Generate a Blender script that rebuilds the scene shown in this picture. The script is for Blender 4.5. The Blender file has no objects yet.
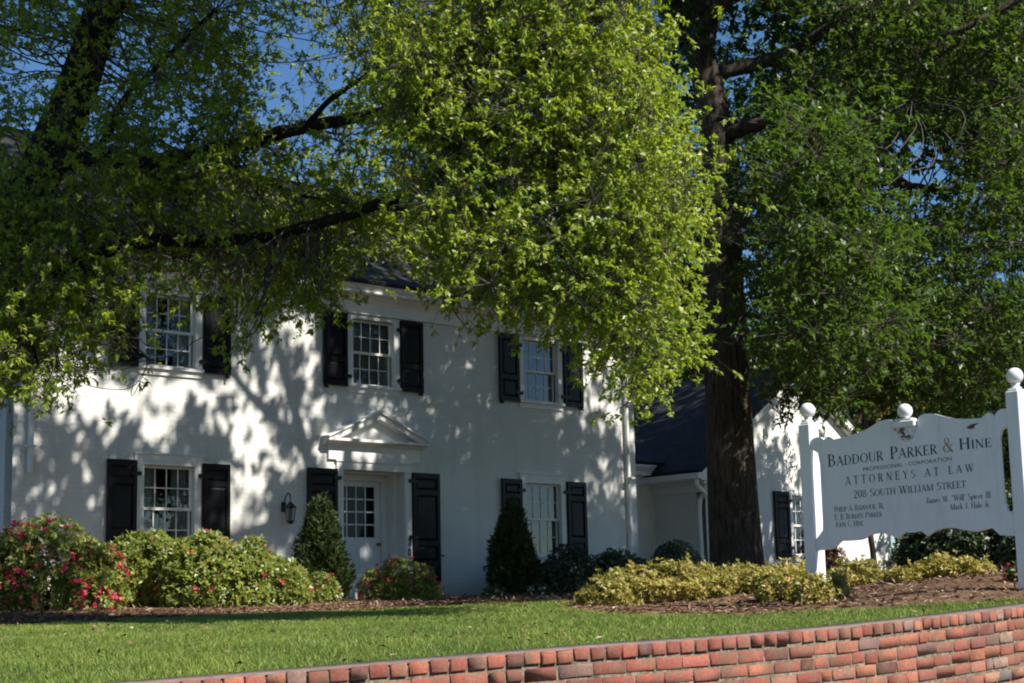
import bpy, math, random
import numpy as np
from mathutils import Vector, Matrix

R = math.radians
rng = np.random.default_rng(7)
random.seed(7)

# ------------------------------------------------------------------ camera, sky, sun, exposure
sc = bpy.context.scene
COL = sc.collection
F_PX, PITCH, ROLL = 1664.39, 0.1609, 0.0223
CXP, CYP = 512.0, 341.5
cam_d = bpy.data.cameras.new("camera")
cam = bpy.data.objects.new("camera", cam_d)
COL.objects.link(cam)
sc.camera = cam
cam_d.sensor_fit = 'HORIZONTAL'
cam_d.sensor_width = 36.0
cam_d.lens = F_PX / 1024 * 36
cam_d.clip_start, cam_d.clip_end = 0.1, 3000
fw = np.array([0, math.cos(PITCH), math.sin(PITCH)])
_up0 = np.array([0, -math.sin(PITCH), math.cos(PITCH)])
_rt0 = np.array([1.0, 0, 0])
rt = math.cos(ROLL) * _rt0 - math.sin(ROLL) * _up0
up = math.sin(ROLL) * _rt0 + math.cos(ROLL) * _up0
cam.matrix_world = Matrix(((rt[0], up[0], -fw[0], 0), (rt[1], up[1], -fw[1], 0), (rt[2], up[2], -fw[2], 0), (0, 0, 0, 1)))

SUN_EL = R(45)
SUNH = np.array([0.855, -0.518])
SUNH /= np.linalg.norm(SUNH)
SUN = np.array([SUNH[0] * math.cos(SUN_EL), SUNH[1] * math.cos(SUN_EL), math.sin(SUN_EL)])
world = bpy.data.worlds.new("World")
sc.world = world
world.use_nodes = True
wn = world.node_tree
sky = wn.nodes.new('ShaderNodeTexSky')
sky.sky_type = 'NISHITA'
sky.sun_disc = False
sky.sun_elevation = SUN_EL
sky.sun_rotation = math.atan2(SUNH[0], SUNH[1])
sky.air_density, sky.dust_density, sky.ozone_density = 1.0, 0.0, 6.0
bg = wn.nodes['Background']
bg.inputs['Strength'].default_value = 0.068
hs_ = wn.nodes.new('ShaderNodeHueSaturation')
hs_.inputs['Saturation'].default_value = 1.1
wn.links.new(sky.outputs[0], hs_.inputs['Color'])
wn.links.new(hs_.outputs[0], bg.inputs[0])
sun_d = bpy.data.lights.new("sun", 'SUN')
sun_d.energy = 5.0
sun_d.angle = R(0.53)
sun_d.color = (1.0, 0.94, 0.84)
sun = bpy.data.objects.new("sun", sun_d)
COL.objects.link(sun)
sun.rotation_euler = Vector(SUN).to_track_quat('Z', 'Y').to_euler()
sun.location = (20, -10, 40)
sc.view_settings.view_transform = 'Standard'
sc.view_settings.look = 'None'
sc.view_settings.exposure = 0.8
sc.view_settings.gamma = 1.0
sc.render.engine = 'CYCLES'
sc.cycles.filter_width = 2.0
sc.cycles.max_bounces = 8
sc.cycles.transparent_max_bounces = 8

# ------------------------------------------------------------------ survey helpers: from the photograph's sight lines to places in the world
def ray(u, v):
    return fw + rt * ((u - CXP) / F_PX) + up * ((CYP - v) / F_PX)
def at(u, v, Y):
    d = ray(u, v)
    return d * (Y / d[1])
def proj(P):
    P = np.asarray(P, float)
    d = P @ fw
    return np.stack([CXP + F_PX * (P @ rt) / d, CYP - F_PX * (P @ up) / d], -1)
def unit(v):
    v = np.asarray(v, float)
    return v / np.maximum(np.linalg.norm(v, axis=-1, keepdims=True), 1e-9)

# ------------------------------------------------------------------ materials
def new_mat(name):
    m = bpy.data.materials.new(name)
    m.use_nodes = True
    nt = m.node_tree
    return m, nt, nt.nodes['Principled BSDF'], nt.nodes['Material Output']
def ramp(nt, stops, src=None):
    n = nt.nodes.new('ShaderNodeValToRGB')
    cr = n.color_ramp
    while len(cr.elements) < len(stops):
        cr.elements.new(0.5)
    for e, (p, c) in zip(cr.elements, stops):
        e.position = p
        e.color = (*c, 1)
    if src is not None:
        nt.links.new(src, n.inputs[0])
    return n
def coords(nt, kind='Object', scale=(1, 1, 1), rot=(0, 0, 0)):
    tc = nt.nodes.new('ShaderNodeTexCoord')
    mp = nt.nodes.new('ShaderNodeMapping')
    mp.inputs['Scale'].default_value = scale
    mp.inputs['Rotation'].default_value = rot
    nt.links.new(tc.outputs[kind], mp.inputs[0])
    return mp.outputs[0]
def noise(nt, scale, detail=4, rough=0.55, vec=None):
    n = nt.nodes.new('ShaderNodeTexNoise')
    n.inputs['Scale'].default_value = scale
    n.inputs['Detail'].default_value = detail
    n.inputs['Roughness'].default_value = rough
    if vec is not None:
        nt.links.new(vec, n.inputs['Vector'])
    return n
def bump(nt, b, height, strength=0.3, dist=0.01):
    n = nt.nodes.new('ShaderNodeBump')
    n.inputs['Strength'].default_value = strength
    n.inputs['Distance'].default_value = dist
    nt.links.new(height, n.inputs['Height'])
    nt.links.new(n.outputs[0], b.inputs['Normal'])
    return n
def mix_rgb(nt, fac, a, b, mode='MIX'):
    n = nt.nodes.new('ShaderNodeMix')
    n.data_type = 'RGBA'
    n.blend_type = mode
    for sock, val in ((n.inputs[0], fac), (n.inputs[6], a), (n.inputs[7], b)):
        if hasattr(val, 'is_output'):
            nt.links.new(val, sock)
        elif isinstance(val, tuple):
            sock.default_value = (*val, 1)
        else:
            sock.default_value = val
    return n.outputs[2]

def mat_paint(name, col, rough=0.5, var=0.06, bump_s=0.0, scale=3.0, spec=0.4):
    m, nt, b, o = new_mat(name)
    v = coords(nt)
    n = noise(nt, scale, 6, 0.65, v)
    c0 = tuple(max(0, c * (1 - var * 1.6)) for c in col)
    c1 = tuple(min(1, c * (1 + var * 0.6)) for c in col)
    r = ramp(nt, [(0.3, c0), (0.65, c1)], n.outputs[0])
    nt.links.new(r.outputs[0], b.inputs['Base Color'])
    b.inputs['Roughness'].default_value = rough
    b.inputs['Specular IOR Level'].default_value = spec
    if bump_s:
        n2 = noise(nt, 60, 4, 0.6, v)
        bump(nt, b, n2.outputs[0], bump_s, 0.004)
    return m

def mat_painted_brick(name, col):
    m, nt, b, o = new_mat(name)
    tc = nt.nodes.new('ShaderNodeTexCoord')
    sx = nt.nodes.new('ShaderNodeSeparateXYZ')
    nt.links.new(tc.outputs['Object'], sx.inputs[0])
    ad = nt.nodes.new('ShaderNodeMath')
    nt.links.new(sx.outputs[0], ad.inputs[0])
    nt.links.new(sx.outputs[1], ad.inputs[1])
    cb = nt.nodes.new('ShaderNodeCombineXYZ')
    nt.links.new(ad.outputs[0], cb.inputs[0])
    nt.links.new(sx.outputs[2], cb.inputs[1])
    br = nt.nodes.new('ShaderNodeTexBrick')
    nt.links.new(cb.outputs[0], br.inputs['Vector'])
    br.inputs['Scale'].default_value = 1.0
    br.inputs['Brick Width'].default_value = 0.21
    br.inputs['Row Height'].default_value = 0.072
    br.inputs['Mortar Size'].default_value = 0.006
    br.inputs['Mortar Smooth'].default_value = 0.6
    n = noise(nt, 1.3, 6, 0.7, tc.outputs['Object'])
    n2 = noise(nt, 40, 4, 0.6, tc.outputs['Object'])
    r = ramp(nt, [(0.3, tuple(c * 0.86 for c in col)), (0.6, col)], n.outputs[0])
    vs_ = coords(nt, 'Object', (2.2, 2.2, 0.25))
    n3 = noise(nt, 1.6, 6, 0.7, vs_)
    c1_ = mix_rgb(nt, ramp(nt, [(0.50, (0, 0, 0)), (0.72, (0.5, 0.5, 0.5))], n3.outputs[0]).outputs[0], r.outputs[0], tuple(c * q for c, q in zip(col, (0.74, 0.73, 0.68))))
    mr = nt.nodes.new('ShaderNodeMapRange')
    nt.links.new(sx.outputs[2], mr.inputs['Value'])
    mr.inputs['From Min'].default_value = 0.35; mr.inputs['From Max'].default_value = -0.05
    mu = nt.nodes.new('ShaderNodeMath'); mu.operation = 'MULTIPLY'
    nt.links.new(mr.outputs[0], mu.inputs[0]); nt.links.new(n.outputs[0], mu.inputs[1])
    c1_ = mix_rgb(nt, mu.outputs[0], c1_, (0.30, 0.22, 0.16))
    c2 = mix_rgb(nt, br.outputs['Fac'], c1_, tuple(c * 0.89 for c in col))
    nt.links.new(c2, b.inputs['Base Color'])
    mth = nt.nodes.new('ShaderNodeMath')
    mth.operation = 'MULTIPLY_ADD'
    nt.links.new(br.outputs['Fac'], mth.inputs[0])
    mth.inputs[1].default_value = -1.0
    nt.links.new(n2.outputs[0], mth.inputs[2])
    bump(nt, b, mth.outputs[0], 0.6, 0.005)
    b.inputs['Roughness'].default_value = 0.7
    b.inputs['Specular IOR Level'].default_value = 0.25
    return m

def mat_shingle(name):
    m, nt, b, o = new_mat(name)
    tc = nt.nodes.new('ShaderNodeTexCoord')
    br = nt.nodes.new('ShaderNodeTexBrick')
    nt.links.new(tc.outputs['UV'], br.inputs['Vector'])
    br.inputs['Scale'].default_value = 1.0
    br.inputs['Brick Width'].default_value = 0.3
    br.inputs['Row Height'].default_value = 0.14
    br.inputs['Mortar Size'].default_value = 0.008
    br.inputs['Color1'].default_value = (0.012, 0.012, 0.013, 1)
    br.inputs['Color2'].default_value = (0.030, 0.029, 0.029, 1)
    br.inputs['Mortar'].default_value = (0.005, 0.005, 0.005, 1)
    n = noise(nt, 2.5, 5, 0.6, tc.outputs['UV'])
    r = ramp(nt, [(0.3, (0.6, 0.6, 0.6)), (0.7, (1.25, 1.2, 1.15))], n.outputs[0])
    c = mix_rgb(nt, 1.0, br.outputs['Color'], r.outputs[0], 'MULTIPLY')
    nt.links.new(c, b.inputs['Base Color'])
    bump(nt, b, br.outputs['Fac'], -0.6, 0.01)
    b.inputs['Roughness'].default_value = 0.85
    return m

def mat_bark(name, dark, light, sc_=1.0):
    m, nt, b, o = new_mat(name)
    v = coords(nt, 'Object', (9 * sc_, 9 * sc_, 1.6 * sc_))
    n = noise(nt, 2.2, 8, 0.7, v)
    v2 = coords(nt, 'Object', (1, 1, 1))
    n2 = noise(nt, 1.1, 4, 0.6, v2)
    r = ramp(nt, [(0.36, dark), (0.62, light)], n.outputs[0])
    r2 = ramp(nt, [(0.35, (0.7, 0.7, 0.7)), (0.7, (1.25, 1.2, 1.15))], n2.outputs[0])
    nt.links.new(mix_rgb(nt, 1.0, r.outputs[0], r2.outputs[0], 'MULTIPLY'), b.inputs['Base Color'])
    bump(nt, b, n.outputs[0], 1.0, 0.05)
    b.inputs['Roughness'].default_value = 0.9
    b.inputs['Specular IOR Level'].default_value = 0.15
    return m

def mat_leaf(name, stops, trans, gloss_rough=0.38, tmix=0.42, spec=0.5, tint=None):
    """stops: colours spread over the leaves one by one; trans: colour of light passing through"""
    m, nt, b, o = new_mat(name)
    g = nt.nodes.new('ShaderNodeNewGeometry')
    r = ramp(nt, stops, g.outputs['Random Per Island'])
    nz = noise(nt, 0.9, 3, 0.5, coords(nt, 'Object'))
    r2 = ramp(nt, [(0.35, (0.75, 0.8, 0.8)), (0.65, (1.2, 1.12, 1.0))], nz.outputs[0])
    c = mix_rgb(nt, 1.0, r.outputs[0], r2.outputs[0], 'MULTIPLY')
    nt.links.new(c, b.inputs['Base Color'])
    b.inputs['Roughness'].default_value = gloss_rough
    b.inputs['Specular IOR Level'].default_value = spec
    t = nt.nodes.new('ShaderNodeBsdfTranslucent')
    tc = mix_rgb(nt, 0.6, c, trans)
    nt.links.new(tc, t.inputs[0])
    mx = nt.nodes.new('ShaderNodeMixShader')
    mx.inputs[0].default_value = tmix
    nt.links.new(b.outputs[0], mx.inputs[1])
    nt.links.new(t.outputs[0], mx.inputs[2])
    nt.links.new(mx.outputs[0], o.inputs[0])
    return m

def mat_glass(name, tint=(0.75, 0.8, 0.8), ior=2.0):
    m, nt, b, o = new_mat(name)
    nt.nodes.remove(b)
    tr = nt.nodes.new('ShaderNodeBsdfTransparent')
    tr.inputs[0].default_value = (*tint, 1)
    gl = nt.nodes.new('ShaderNodeBsdfGlossy')
    gl.inputs['Roughness'].default_value = 0.015
    n = noise(nt, 3.0, 2, 0.5, coords(nt))
    bp = nt.nodes.new('ShaderNodeBump')
    bp.inputs['Strength'].default_value = 0.05
    bp.inputs['Distance'].default_value = 0.02
    nt.links.new(n.outputs[0], bp.inputs['Height'])
    nt.links.new(bp.outputs[0], gl.inputs['Normal'])
    fr = nt.nodes.new('ShaderNodeFresnel')
    fr.inputs[0].default_value = ior
    mx = nt.nodes.new('ShaderNodeMixShader')
    nt.links.new(fr.outputs[0], mx.inputs[0])
    nt.links.new(tr.outputs[0], mx.inputs[1])
    nt.links.new(gl.outputs[0], mx.inputs[2])
    nt.links.new(mx.outputs[0], o.inputs[0])
    return m

def mat_island(name, stops, rough=0.85, bump_scale=40, bump_s=0.5, stain=None):
    m, nt, b, o = new_mat(name)
    g = nt.nodes.new('ShaderNodeNewGeometry')
    r = ramp(nt, stops, g.outputs['Random Per Island'])
    v = coords(nt)
    n = noise(nt, bump_scale, 6, 0.65, v)
    r2 = ramp(nt, [(0.25, (0.62, 0.62, 0.64)), (0.7, (1.18, 1.15, 1.1))], n.outputs[0])
    c = mix_rgb(nt, 1.0, r.outputs[0], r2.outputs[0], 'MULTIPLY')
    if stain:
        n3 = noise(nt, 7.0, 7, 0.75, v)
        r3 = ramp(nt, [(0.52, (0, 0, 0)), (0.66, (1, 1, 1))], n3.outputs[0])
        c = mix_rgb(nt, r3.outputs[0], c, stain)
    nt.links.new(c, b.inputs['Base Color'])
    bump(nt, b, n.outputs[0], bump_s, 0.006)
    b.inputs['Roughness'].default_value = rough
    b.inputs['Specular IOR Level'].default_value = 0.2
    return m

def mat_ground(name, stops, scale=8, bump_s=0.6, bdist=0.03):
    m, nt, b, o = new_mat(name)
    v = coords(nt)
    n = noise(nt, scale, 8, 0.7, v)
    r = ramp(nt, stops, n.outputs[0])
    n2 = noise(nt, 0.5, 4, 0.6, v)
    r2 = ramp(nt, [(0.3, (0.8, 0.8, 0.8)), (0.7, (1.15, 1.15, 1.1))], n2.outputs[0])
    nt.links.new(mix_rgb(nt, 1.0, r.outputs[0], r2.outputs[0], 'MULTIPLY'), b.inputs['Base Color'])
    bump(nt, b, n.outputs[0], bump_s, bdist)
    b.inputs['Roughness'].default_value = 0.95
    b.inputs['Specular IOR Level'].default_value = 0.1
    return m

M = {}
M['brick_white'] = mat_painted_brick('painted_brick', (0.77, 0.765, 0.73))
M['trim'] = mat_paint('white_trim', (0.78, 0.775, 0.75), 0.45, 0.05, 0.05)
M['door'] = mat_paint('white_door', (0.74, 0.76, 0.79), 0.4, 0.04)
M['shutter'] = mat_paint('shutter_black', (0.006, 0.0065, 0.009), 0.42, 0.2, 0.03, 3.0, 0.25)
M['iron'] = mat_paint('black_iron', (0.012, 0.012, 0.013), 0.45, 0.2)
M['shingle'] = mat_shingle('dark_shingle')
M['glass'] = mat_glass('window_glass')
M['door_glass'] = mat_glass('door_glass', (0.35, 0.36, 0.36), 1.3)
M['lamp_glass'] = mat_glass('lantern_glass', (0.7, 0.7, 0.65), 1.4)
M['blind'] = mat_paint('blind', (0.72, 0.74, 0.72), 0.7, 0.05)
M['curtain'] = mat_paint('curtain', (0.55, 0.55, 0.50), 0.9, 0.1)
M['drape'] = mat_paint('drape', (0.16, 0.13, 0.06), 0.9, 0.2)
M['dark'] = mat_paint('dark_room', (0.012, 0.012, 0.012), 0.9, 0.1)
M['sign'] = mat_paint('sign_white', (0.77, 0.765, 0.77), 0.38, 0.05, 0.03, 2.0)
_m = M['sign']; _nt = _m.node_tree; _b = _nt.nodes['Principled BSDF']
_src = _b.inputs['Base Color'].links[0].from_socket
_n = noise(_nt, 3.0, 7, 0.75, coords(_nt, 'Object', (3, 3, 0.5)))
_c = mix_rgb(_nt, ramp(_nt, [(0.50, (0, 0, 0)), (0.75, (0.55, 0.55, 0.55))], _n.outputs[0]).outputs[0], _src, (0.50, 0.49, 0.46))
_nt.links.new(_c, _b.inputs['Base Color'])
M['letter'] = mat_paint('letter_navy', (0.012, 0.014, 0.03), 0.5, 0.1)
M['gold'] = mat_paint('letter_gold', (0.30, 0.20, 0.07), 0.4, 0.1)
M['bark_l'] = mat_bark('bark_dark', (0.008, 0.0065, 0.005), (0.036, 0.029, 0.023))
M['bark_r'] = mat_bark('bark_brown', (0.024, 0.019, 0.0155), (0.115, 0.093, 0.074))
M['twig'] = mat_paint('twig', (0.075, 0.062, 0.048), 0.85, 0.3)
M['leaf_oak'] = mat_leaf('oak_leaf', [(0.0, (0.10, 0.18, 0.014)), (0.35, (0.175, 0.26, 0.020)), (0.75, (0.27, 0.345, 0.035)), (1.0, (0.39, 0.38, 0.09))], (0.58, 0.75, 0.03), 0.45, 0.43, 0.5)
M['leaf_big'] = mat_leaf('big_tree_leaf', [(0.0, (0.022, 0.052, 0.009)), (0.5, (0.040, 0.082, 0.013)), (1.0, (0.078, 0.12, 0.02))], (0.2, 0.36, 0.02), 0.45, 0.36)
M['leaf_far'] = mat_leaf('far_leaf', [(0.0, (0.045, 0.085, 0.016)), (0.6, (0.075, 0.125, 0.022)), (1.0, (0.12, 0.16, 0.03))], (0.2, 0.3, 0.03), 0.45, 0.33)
M['leaf_yellow'] = mat_leaf('yellow_leaf', [(0.0, (0.14, 0.14, 0.018)), (0.6, (0.24, 0.19, 0.025)), (1.0, (0.32, 0.22, 0.04))], (0.5, 0.42, 0.03), 0.5, 0.4)
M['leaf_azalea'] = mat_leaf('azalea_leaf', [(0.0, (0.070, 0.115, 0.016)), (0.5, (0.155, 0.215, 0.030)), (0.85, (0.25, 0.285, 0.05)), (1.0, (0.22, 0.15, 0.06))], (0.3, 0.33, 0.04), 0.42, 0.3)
M['leaf_nandina'] = mat_leaf('nandina_leaf', [(0.0, (0.15, 0.17, 0.028)), (0.4, (0.29, 0.285, 0.055)), (0.85, (0.39, 0.32, 0.08)), (1.0, (0.40, 0.20, 0.09))], (0.42, 0.36, 0.05), 0.5, 0.3)
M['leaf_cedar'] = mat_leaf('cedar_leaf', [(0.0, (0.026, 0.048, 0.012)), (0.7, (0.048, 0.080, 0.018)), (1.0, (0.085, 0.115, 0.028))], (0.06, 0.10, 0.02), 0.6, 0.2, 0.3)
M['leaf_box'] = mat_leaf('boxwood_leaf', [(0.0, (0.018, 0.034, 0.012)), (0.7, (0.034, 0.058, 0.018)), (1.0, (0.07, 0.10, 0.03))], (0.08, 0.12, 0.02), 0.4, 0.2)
M['leaf_shrub'] = mat_leaf('shrub_leaf', [(0.0, (0.03, 0.055, 0.015)), (0.6, (0.055, 0.09, 0.02)), (1.0, (0.11, 0.14, 0.035))], (0.14, 0.2, 0.03), 0.38, 0.28)
M['leaf_red'] = mat_leaf('red_leaf', [(0.0, (0.10, 0.03, 0.02)), (0.6, (0.16, 0.05, 0.025)), (1.0, (0.10, 0.11, 0.03))], (0.3, 0.1, 0.03), 0.5, 0.3)
M['petal'] = mat_leaf('pink_petal', [(0.0, (0.48, 0.025, 0.09)), (0.6, (0.62, 0.06, 0.15)), (1.0, (0.70, 0.18, 0.25))], (0.8, 0.05, 0.15), 0.6, 0.35, 0.2)
M['petal_w'] = mat_leaf('white_petal', [(0.0, (0.6, 0.6, 0.62)), (1.0, (0.75, 0.75, 0.75))], (0.8, 0.8, 0.8), 0.6, 0.3, 0.2)
M['grass'] = mat_leaf('grass_blade', [(0.0, (0.10, 0.175, 0.028)), (0.5, (0.18, 0.27, 0.045)), (0.85, (0.27, 0.325, 0.075)), (1.0, (0.34, 0.31, 0.15))], (0.26, 0.34, 0.05), 0.5, 0.32, 0.3)
M['lawn'] = mat_ground('lawn_soil', [(0.3, (0.030, 0.040, 0.012)), (0.55, (0.060, 0.085, 0.020)), (0.75, (0.085, 0.105, 0.030))], 14)
M['mulch'] = mat_ground('mulch', [(0.3, (0.050, 0.028, 0.018)), (0.5, (0.14, 0.085, 0.055)), (0.72, (0.27, 0.18, 0.12))], 22)
M['chip'] = mat_island('mulch_chip', [(0.0, (0.055, 0.028, 0.016)), (0.4, (0.15, 0.085, 0.052)), (0.8, (0.26, 0.17, 0.11)), (1.0, (0.45, 0.36, 0.27))], 0.9, 30, 0.3)
def mat_brick(name, stops, dirt=0.5):
    m, nt, b, o = new_mat(name)
    g = nt.nodes.new('ShaderNodeNewGeometry')
    v = coords(nt)
    r = ramp(nt, stops, g.outputs['Random Per Island'])
    n1 = noise(nt, 11, 5, 0.65, v)
    c = mix_rgb(nt, ramp(nt, [(0.45, (0, 0, 0)), (0.70, (0.5, 0.5, 0.5))], n1.outputs[0]).outputs[0], r.outputs[0], (0.36, 0.22, 0.16))
    n2 = noise(nt, 70, 5, 0.7, v)
    c = mix_rgb(nt, 1.0, c, ramp(nt, [(0.25, (0.6, 0.6, 0.62)), (0.65, (1.15, 1.13, 1.1))], n2.outputs[0]).outputs[0], 'MULTIPLY')
    n3 = noise(nt, 5.5, 8, 0.8, v)
    c = mix_rgb(nt, ramp(nt, [(0.44, (0, 0, 0)), (0.64, (dirt, dirt, dirt))], n3.outputs[0]).outputs[0], c, (0.10, 0.075, 0.05))
    nt.links.new(c, b.inputs['Base Color'])
    ad = nt.nodes.new('ShaderNodeMath'); ad.operation = 'ADD'
    nt.links.new(n2.outputs[0], ad.inputs[0]); nt.links.new(n1.outputs[0], ad.inputs[1])
    bump(nt, b, ad.outputs[0], 0.55, 0.005)
    b.inputs['Roughness'].default_value = 0.9
    b.inputs['Specular IOR Level'].default_value = 0.15
    return m
M['brick'] = mat_brick('red_brick', [(0.0, (0.12, 0.050, 0.048)), (0.2, (0.24, 0.078, 0.060)), (0.6, (0.33, 0.105, 0.075)), (0.88, (0.38, 0.145, 0.088)), (0.94, (0.17, 0.095, 0.095)), (1.0, (0.40, 0.27, 0.21))], 0.75)
M['brick_pale'] = mat_brick('weathered_brick', [(0.0, (0.24, 0.12, 0.095)), (0.5, (0.40, 0.19, 0.13)), (0.9, (0.45, 0.27, 0.20)), (1.0, (0.12, 0.12, 0.13))], 0.75)
M['mortar'] = mat_ground('mortar', [(0.3, (0.05, 0.04, 0.03)), (0.5, (0.15, 0.12, 0.092)), (0.72, (0.30, 0.25, 0.20))], 26, 0.8, 0.02)
M['capstone'] = mat_ground('wall_cap', [(0.3, (0.12, 0.085, 0.08)), (0.7, (0.23, 0.175, 0.16))], 12, 0.5, 0.01)
M['asphalt'] = mat_ground('asphalt', [(0.3, (0.035, 0.035, 0.036)), (0.7, (0.065, 0.065, 0.065))], 60, 0.4, 0.01)
M['concrete'] = mat_ground('concrete', [(0.3, (0.24, 0.23, 0.21)), (0.7, (0.36, 0.35, 0.32))], 12, 0.3, 0.01)
M['earth'] = mat_ground('earth', [(0.3, (0.04, 0.055, 0.02)), (0.7, (0.08, 0.10, 0.03))], 3)
M['slate_blue'] = mat_paint('slate_blue_siding', (0.09, 0.105, 0.15), 0.7, 0.08)
M['wood_bare'] = mat_paint('bare_wood', (0.13, 0.075, 0.04), 0.8, 0.4, 0.2, 14)
_m, _nt, _b, _o = new_mat('peeling_paint')
_n = noise(_nt, 16, 6, 0.7, coords(_nt))
_r = ramp(_nt, [(0.50, (0.74, 0.74, 0.79)), (0.54, (0.16, 0.085, 0.045)), (0.75, (0.06, 0.035, 0.02))], _n.outputs[0])
_nt.links.new(_r.outputs[0], _b.inputs['Base Color'])
_b.inputs['Roughness'].default_value = 0.6
M['peel'] = _m

# ------------------------------------------------------------------ object helpers
def tag(o, label=None, cat=None, group=None, kind=None):
    if label: o['label'] = label
    if cat: o['category'] = cat
    if group: o['group'] = group
    if kind: o['kind'] = kind
    return o
def empty(name, loc, rz=0.0):
    o = bpy.data.objects.new(name, None)
    o.empty_display_size = 0.3
    COL.objects.link(o)
    o.location = [float(q) for q in loc]
    o.rotation_euler = (0, 0, rz)
    return o
def link_mesh(name, me, mats, parent=None):
    for m in (mats if isinstance(mats, (list, tuple)) else [mats]):
        me.materials.append(m)
    o = bpy.data.objects.new(name, me)
    COL.objects.link(o)
    if parent is not None:
        o.parent = parent
    return o
def raw_mesh(name, V, Fc, mats, parent=None, mi=None, smooth=False):
    """V (n,3); Fc (m,k) array with k = 3 or 4"""
    V = np.ascontiguousarray(V, np.float32)
    Fc = np.ascontiguousarray(Fc, np.int32)
    if parent is not None:
        org = np.array(parent.location, np.float32)
        if parent.parent is not None:
            org = org + np.array(parent.parent.location, np.float32)
        if WORLD_SPACE:
            V = V - org
    k = Fc.shape[1]
    me = bpy.data.meshes.new(name)
    me.vertices.add(len(V)); me.vertices.foreach_set('co', V.ravel())
    me.loops.add(Fc.size); me.loops.foreach_set('vertex_index', Fc.ravel())
    me.polygons.add(len(Fc))
    me.polygons.foreach_set('loop_start', np.arange(0, Fc.size, k, dtype=np.int32))
    if mi is not None:
        me.polygons.foreach_set('material_index', np.asarray(mi, np.int32))
    if smooth:
        me.polygons.foreach_set('use_smooth', np.ones(len(Fc), bool))
    me.update(calc_edges=True)
    return link_mesh(name, me, mats, parent)
WORLD_SPACE = True   # raw_mesh takes world points; things without rotation only

class MB:
    """collects shapes into one mesh, in the coordinates of its parent"""
    def __init__(self):
        self.v, self.f, self.m, self.s = [], [], [], []
    def add(self, vs, fs, mi=0, smooth=False):
        b = len(self.v)
        self.v += [tuple(float(c) for c in p) for p in vs]
        self.f += [tuple(b + i for i in f) for f in fs]
        self.m += [mi] * len(fs); self.s += [smooth] * len(fs)
    def box(self, x0, x1, y0, y1, z0, z1, mi=0, ch=0.0):
        if ch <= 0:
            self.add([(x0, y0, z0), (x1, y0, z0), (x1, y1, z0), (x0, y1, z0), (x0, y0, z1), (x1, y0, z1), (x1, y1, z1), (x0, y1, z1)],
                     [(3, 2, 1, 0), (4, 5, 6, 7), (0, 1, 5, 4), (1, 2, 6, 5), (2, 3, 7, 6), (3, 0, 4, 7)], mi)
            return
        c = ch
        loops = []
        for (z, i) in ((z0, c), (z0 + c, 0), (z1 - c, 0), (z1, c)):
            a0, a1, b0, b1 = x0 + i, x1 - i, y0 + i, y1 - i
            loops.append([(a0 + c, b0, z), (a1 - c, b0, z), (a1, b0 + c, z), (a1, b1 - c, z), (a1 - c, b1, z), (a0 + c, b1, z), (a0, b1 - c, z), (a0, b0 + c, z)])
        vs = [p for l in loops for p in l]
        fs = [tuple(range(7, -1, -1)), tuple(range(24, 32))]
        for k in range(3):
            for i in range(8):
                j = (i + 1) % 8
                fs.append((k * 8 + i, k * 8 + j, k * 8 + 8 + j, k * 8 + 8 + i))
        self.add(vs, fs, mi)
    def prism(self, poly, y0, y1, mi=0):
        """polygon in x,z extruded along y"""
        n = len(poly)
        vs = [(x, y0, z) for x, z in poly] + [(x, y1, z) for x, z in poly]
        fs = [tuple(range(n)), tuple(range(2 * n - 1, n - 1, -1))]
        for i in range(n):
            j = (i + 1) % n
            fs.append((j, i, n + i, n + j))
        self.add(vs, fs, mi)
    def prism_x(self, poly, x0, x1, mi=0):
        """polygon in y,z extruded along x"""
        n = len(poly)
        vs = [(x0, y, z) for y, z in poly] + [(x1, y, z) for y, z in poly]
        fs = [tuple(range(n - 1, -1, -1)), tuple(range(n, 2 * n))]
        for i in range(n):
            j = (i + 1) % n
            fs.append((i, j, n + j, n + i))
        self.add(vs, fs, mi)
    def lathe(self, prof, cx=0, cy=0, seg=20, mi=0, smooth=True):
        vs, fs = [], []
        for r_, z in prof:
            for k in range(seg):
                a = 2 * math.pi * k / seg
                vs.append((cx + r_ * math.cos(a), cy + r_ * math.sin(a), z))
        for i in range(len(prof) - 1):
            for k in range(seg):
                k2 = (k + 1) % seg
                fs.append((i * seg + k, i * seg + k2, (i + 1) * seg + k2, (i + 1) * seg + k))
        fs.append(tuple(range(seg - 1, -1, -1)))
        fs.append(tuple((len(prof) - 1) * seg + k for k in range(seg)))
        self.add(vs, fs, mi, smooth)
    def tube(self, pts, rad, seg=8, mi=0):
        pts = np.asarray(pts, float)
        rad = np.broadcast_to(np.asarray(rad, float), (len(pts),))
        V, Fq = tube_arrays(pts, rad, seg)
        self.add([tuple(p) for p in V], [tuple(q) for q in Fq], mi, True)
        n = len(pts)
        self.add([tuple(p) for p in V[:seg]], [tuple(range(seg - 1, -1, -1))], mi)
        self.add([tuple(p) for p in V[(n - 1) * seg:]], [tuple(range(seg))], mi)
    def quad(self, a, b, c, d, mi=0):
        self.add([a, b, c, d], [(0, 1, 2, 3)], mi)
    def build(self, name, mats, parent=None, uv=None):
        me = bpy.data.meshes.new(name)
        me.from_pydata(self.v, [], self.f)
        me.polygons.foreach_set('material_index', self.m)
        me.polygons.foreach_set('use_smooth', self.s)
        if uv:
            l = me.uv_layers.new(name='UVMap')
            for p in me.polygons:
                for li in p.loop_indices:
                    l.data[li].uv = uv(me.vertices[me.loops[li].vertex_index].co)
        me.update()
        return link_mesh(name, me, mats, parent)

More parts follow.
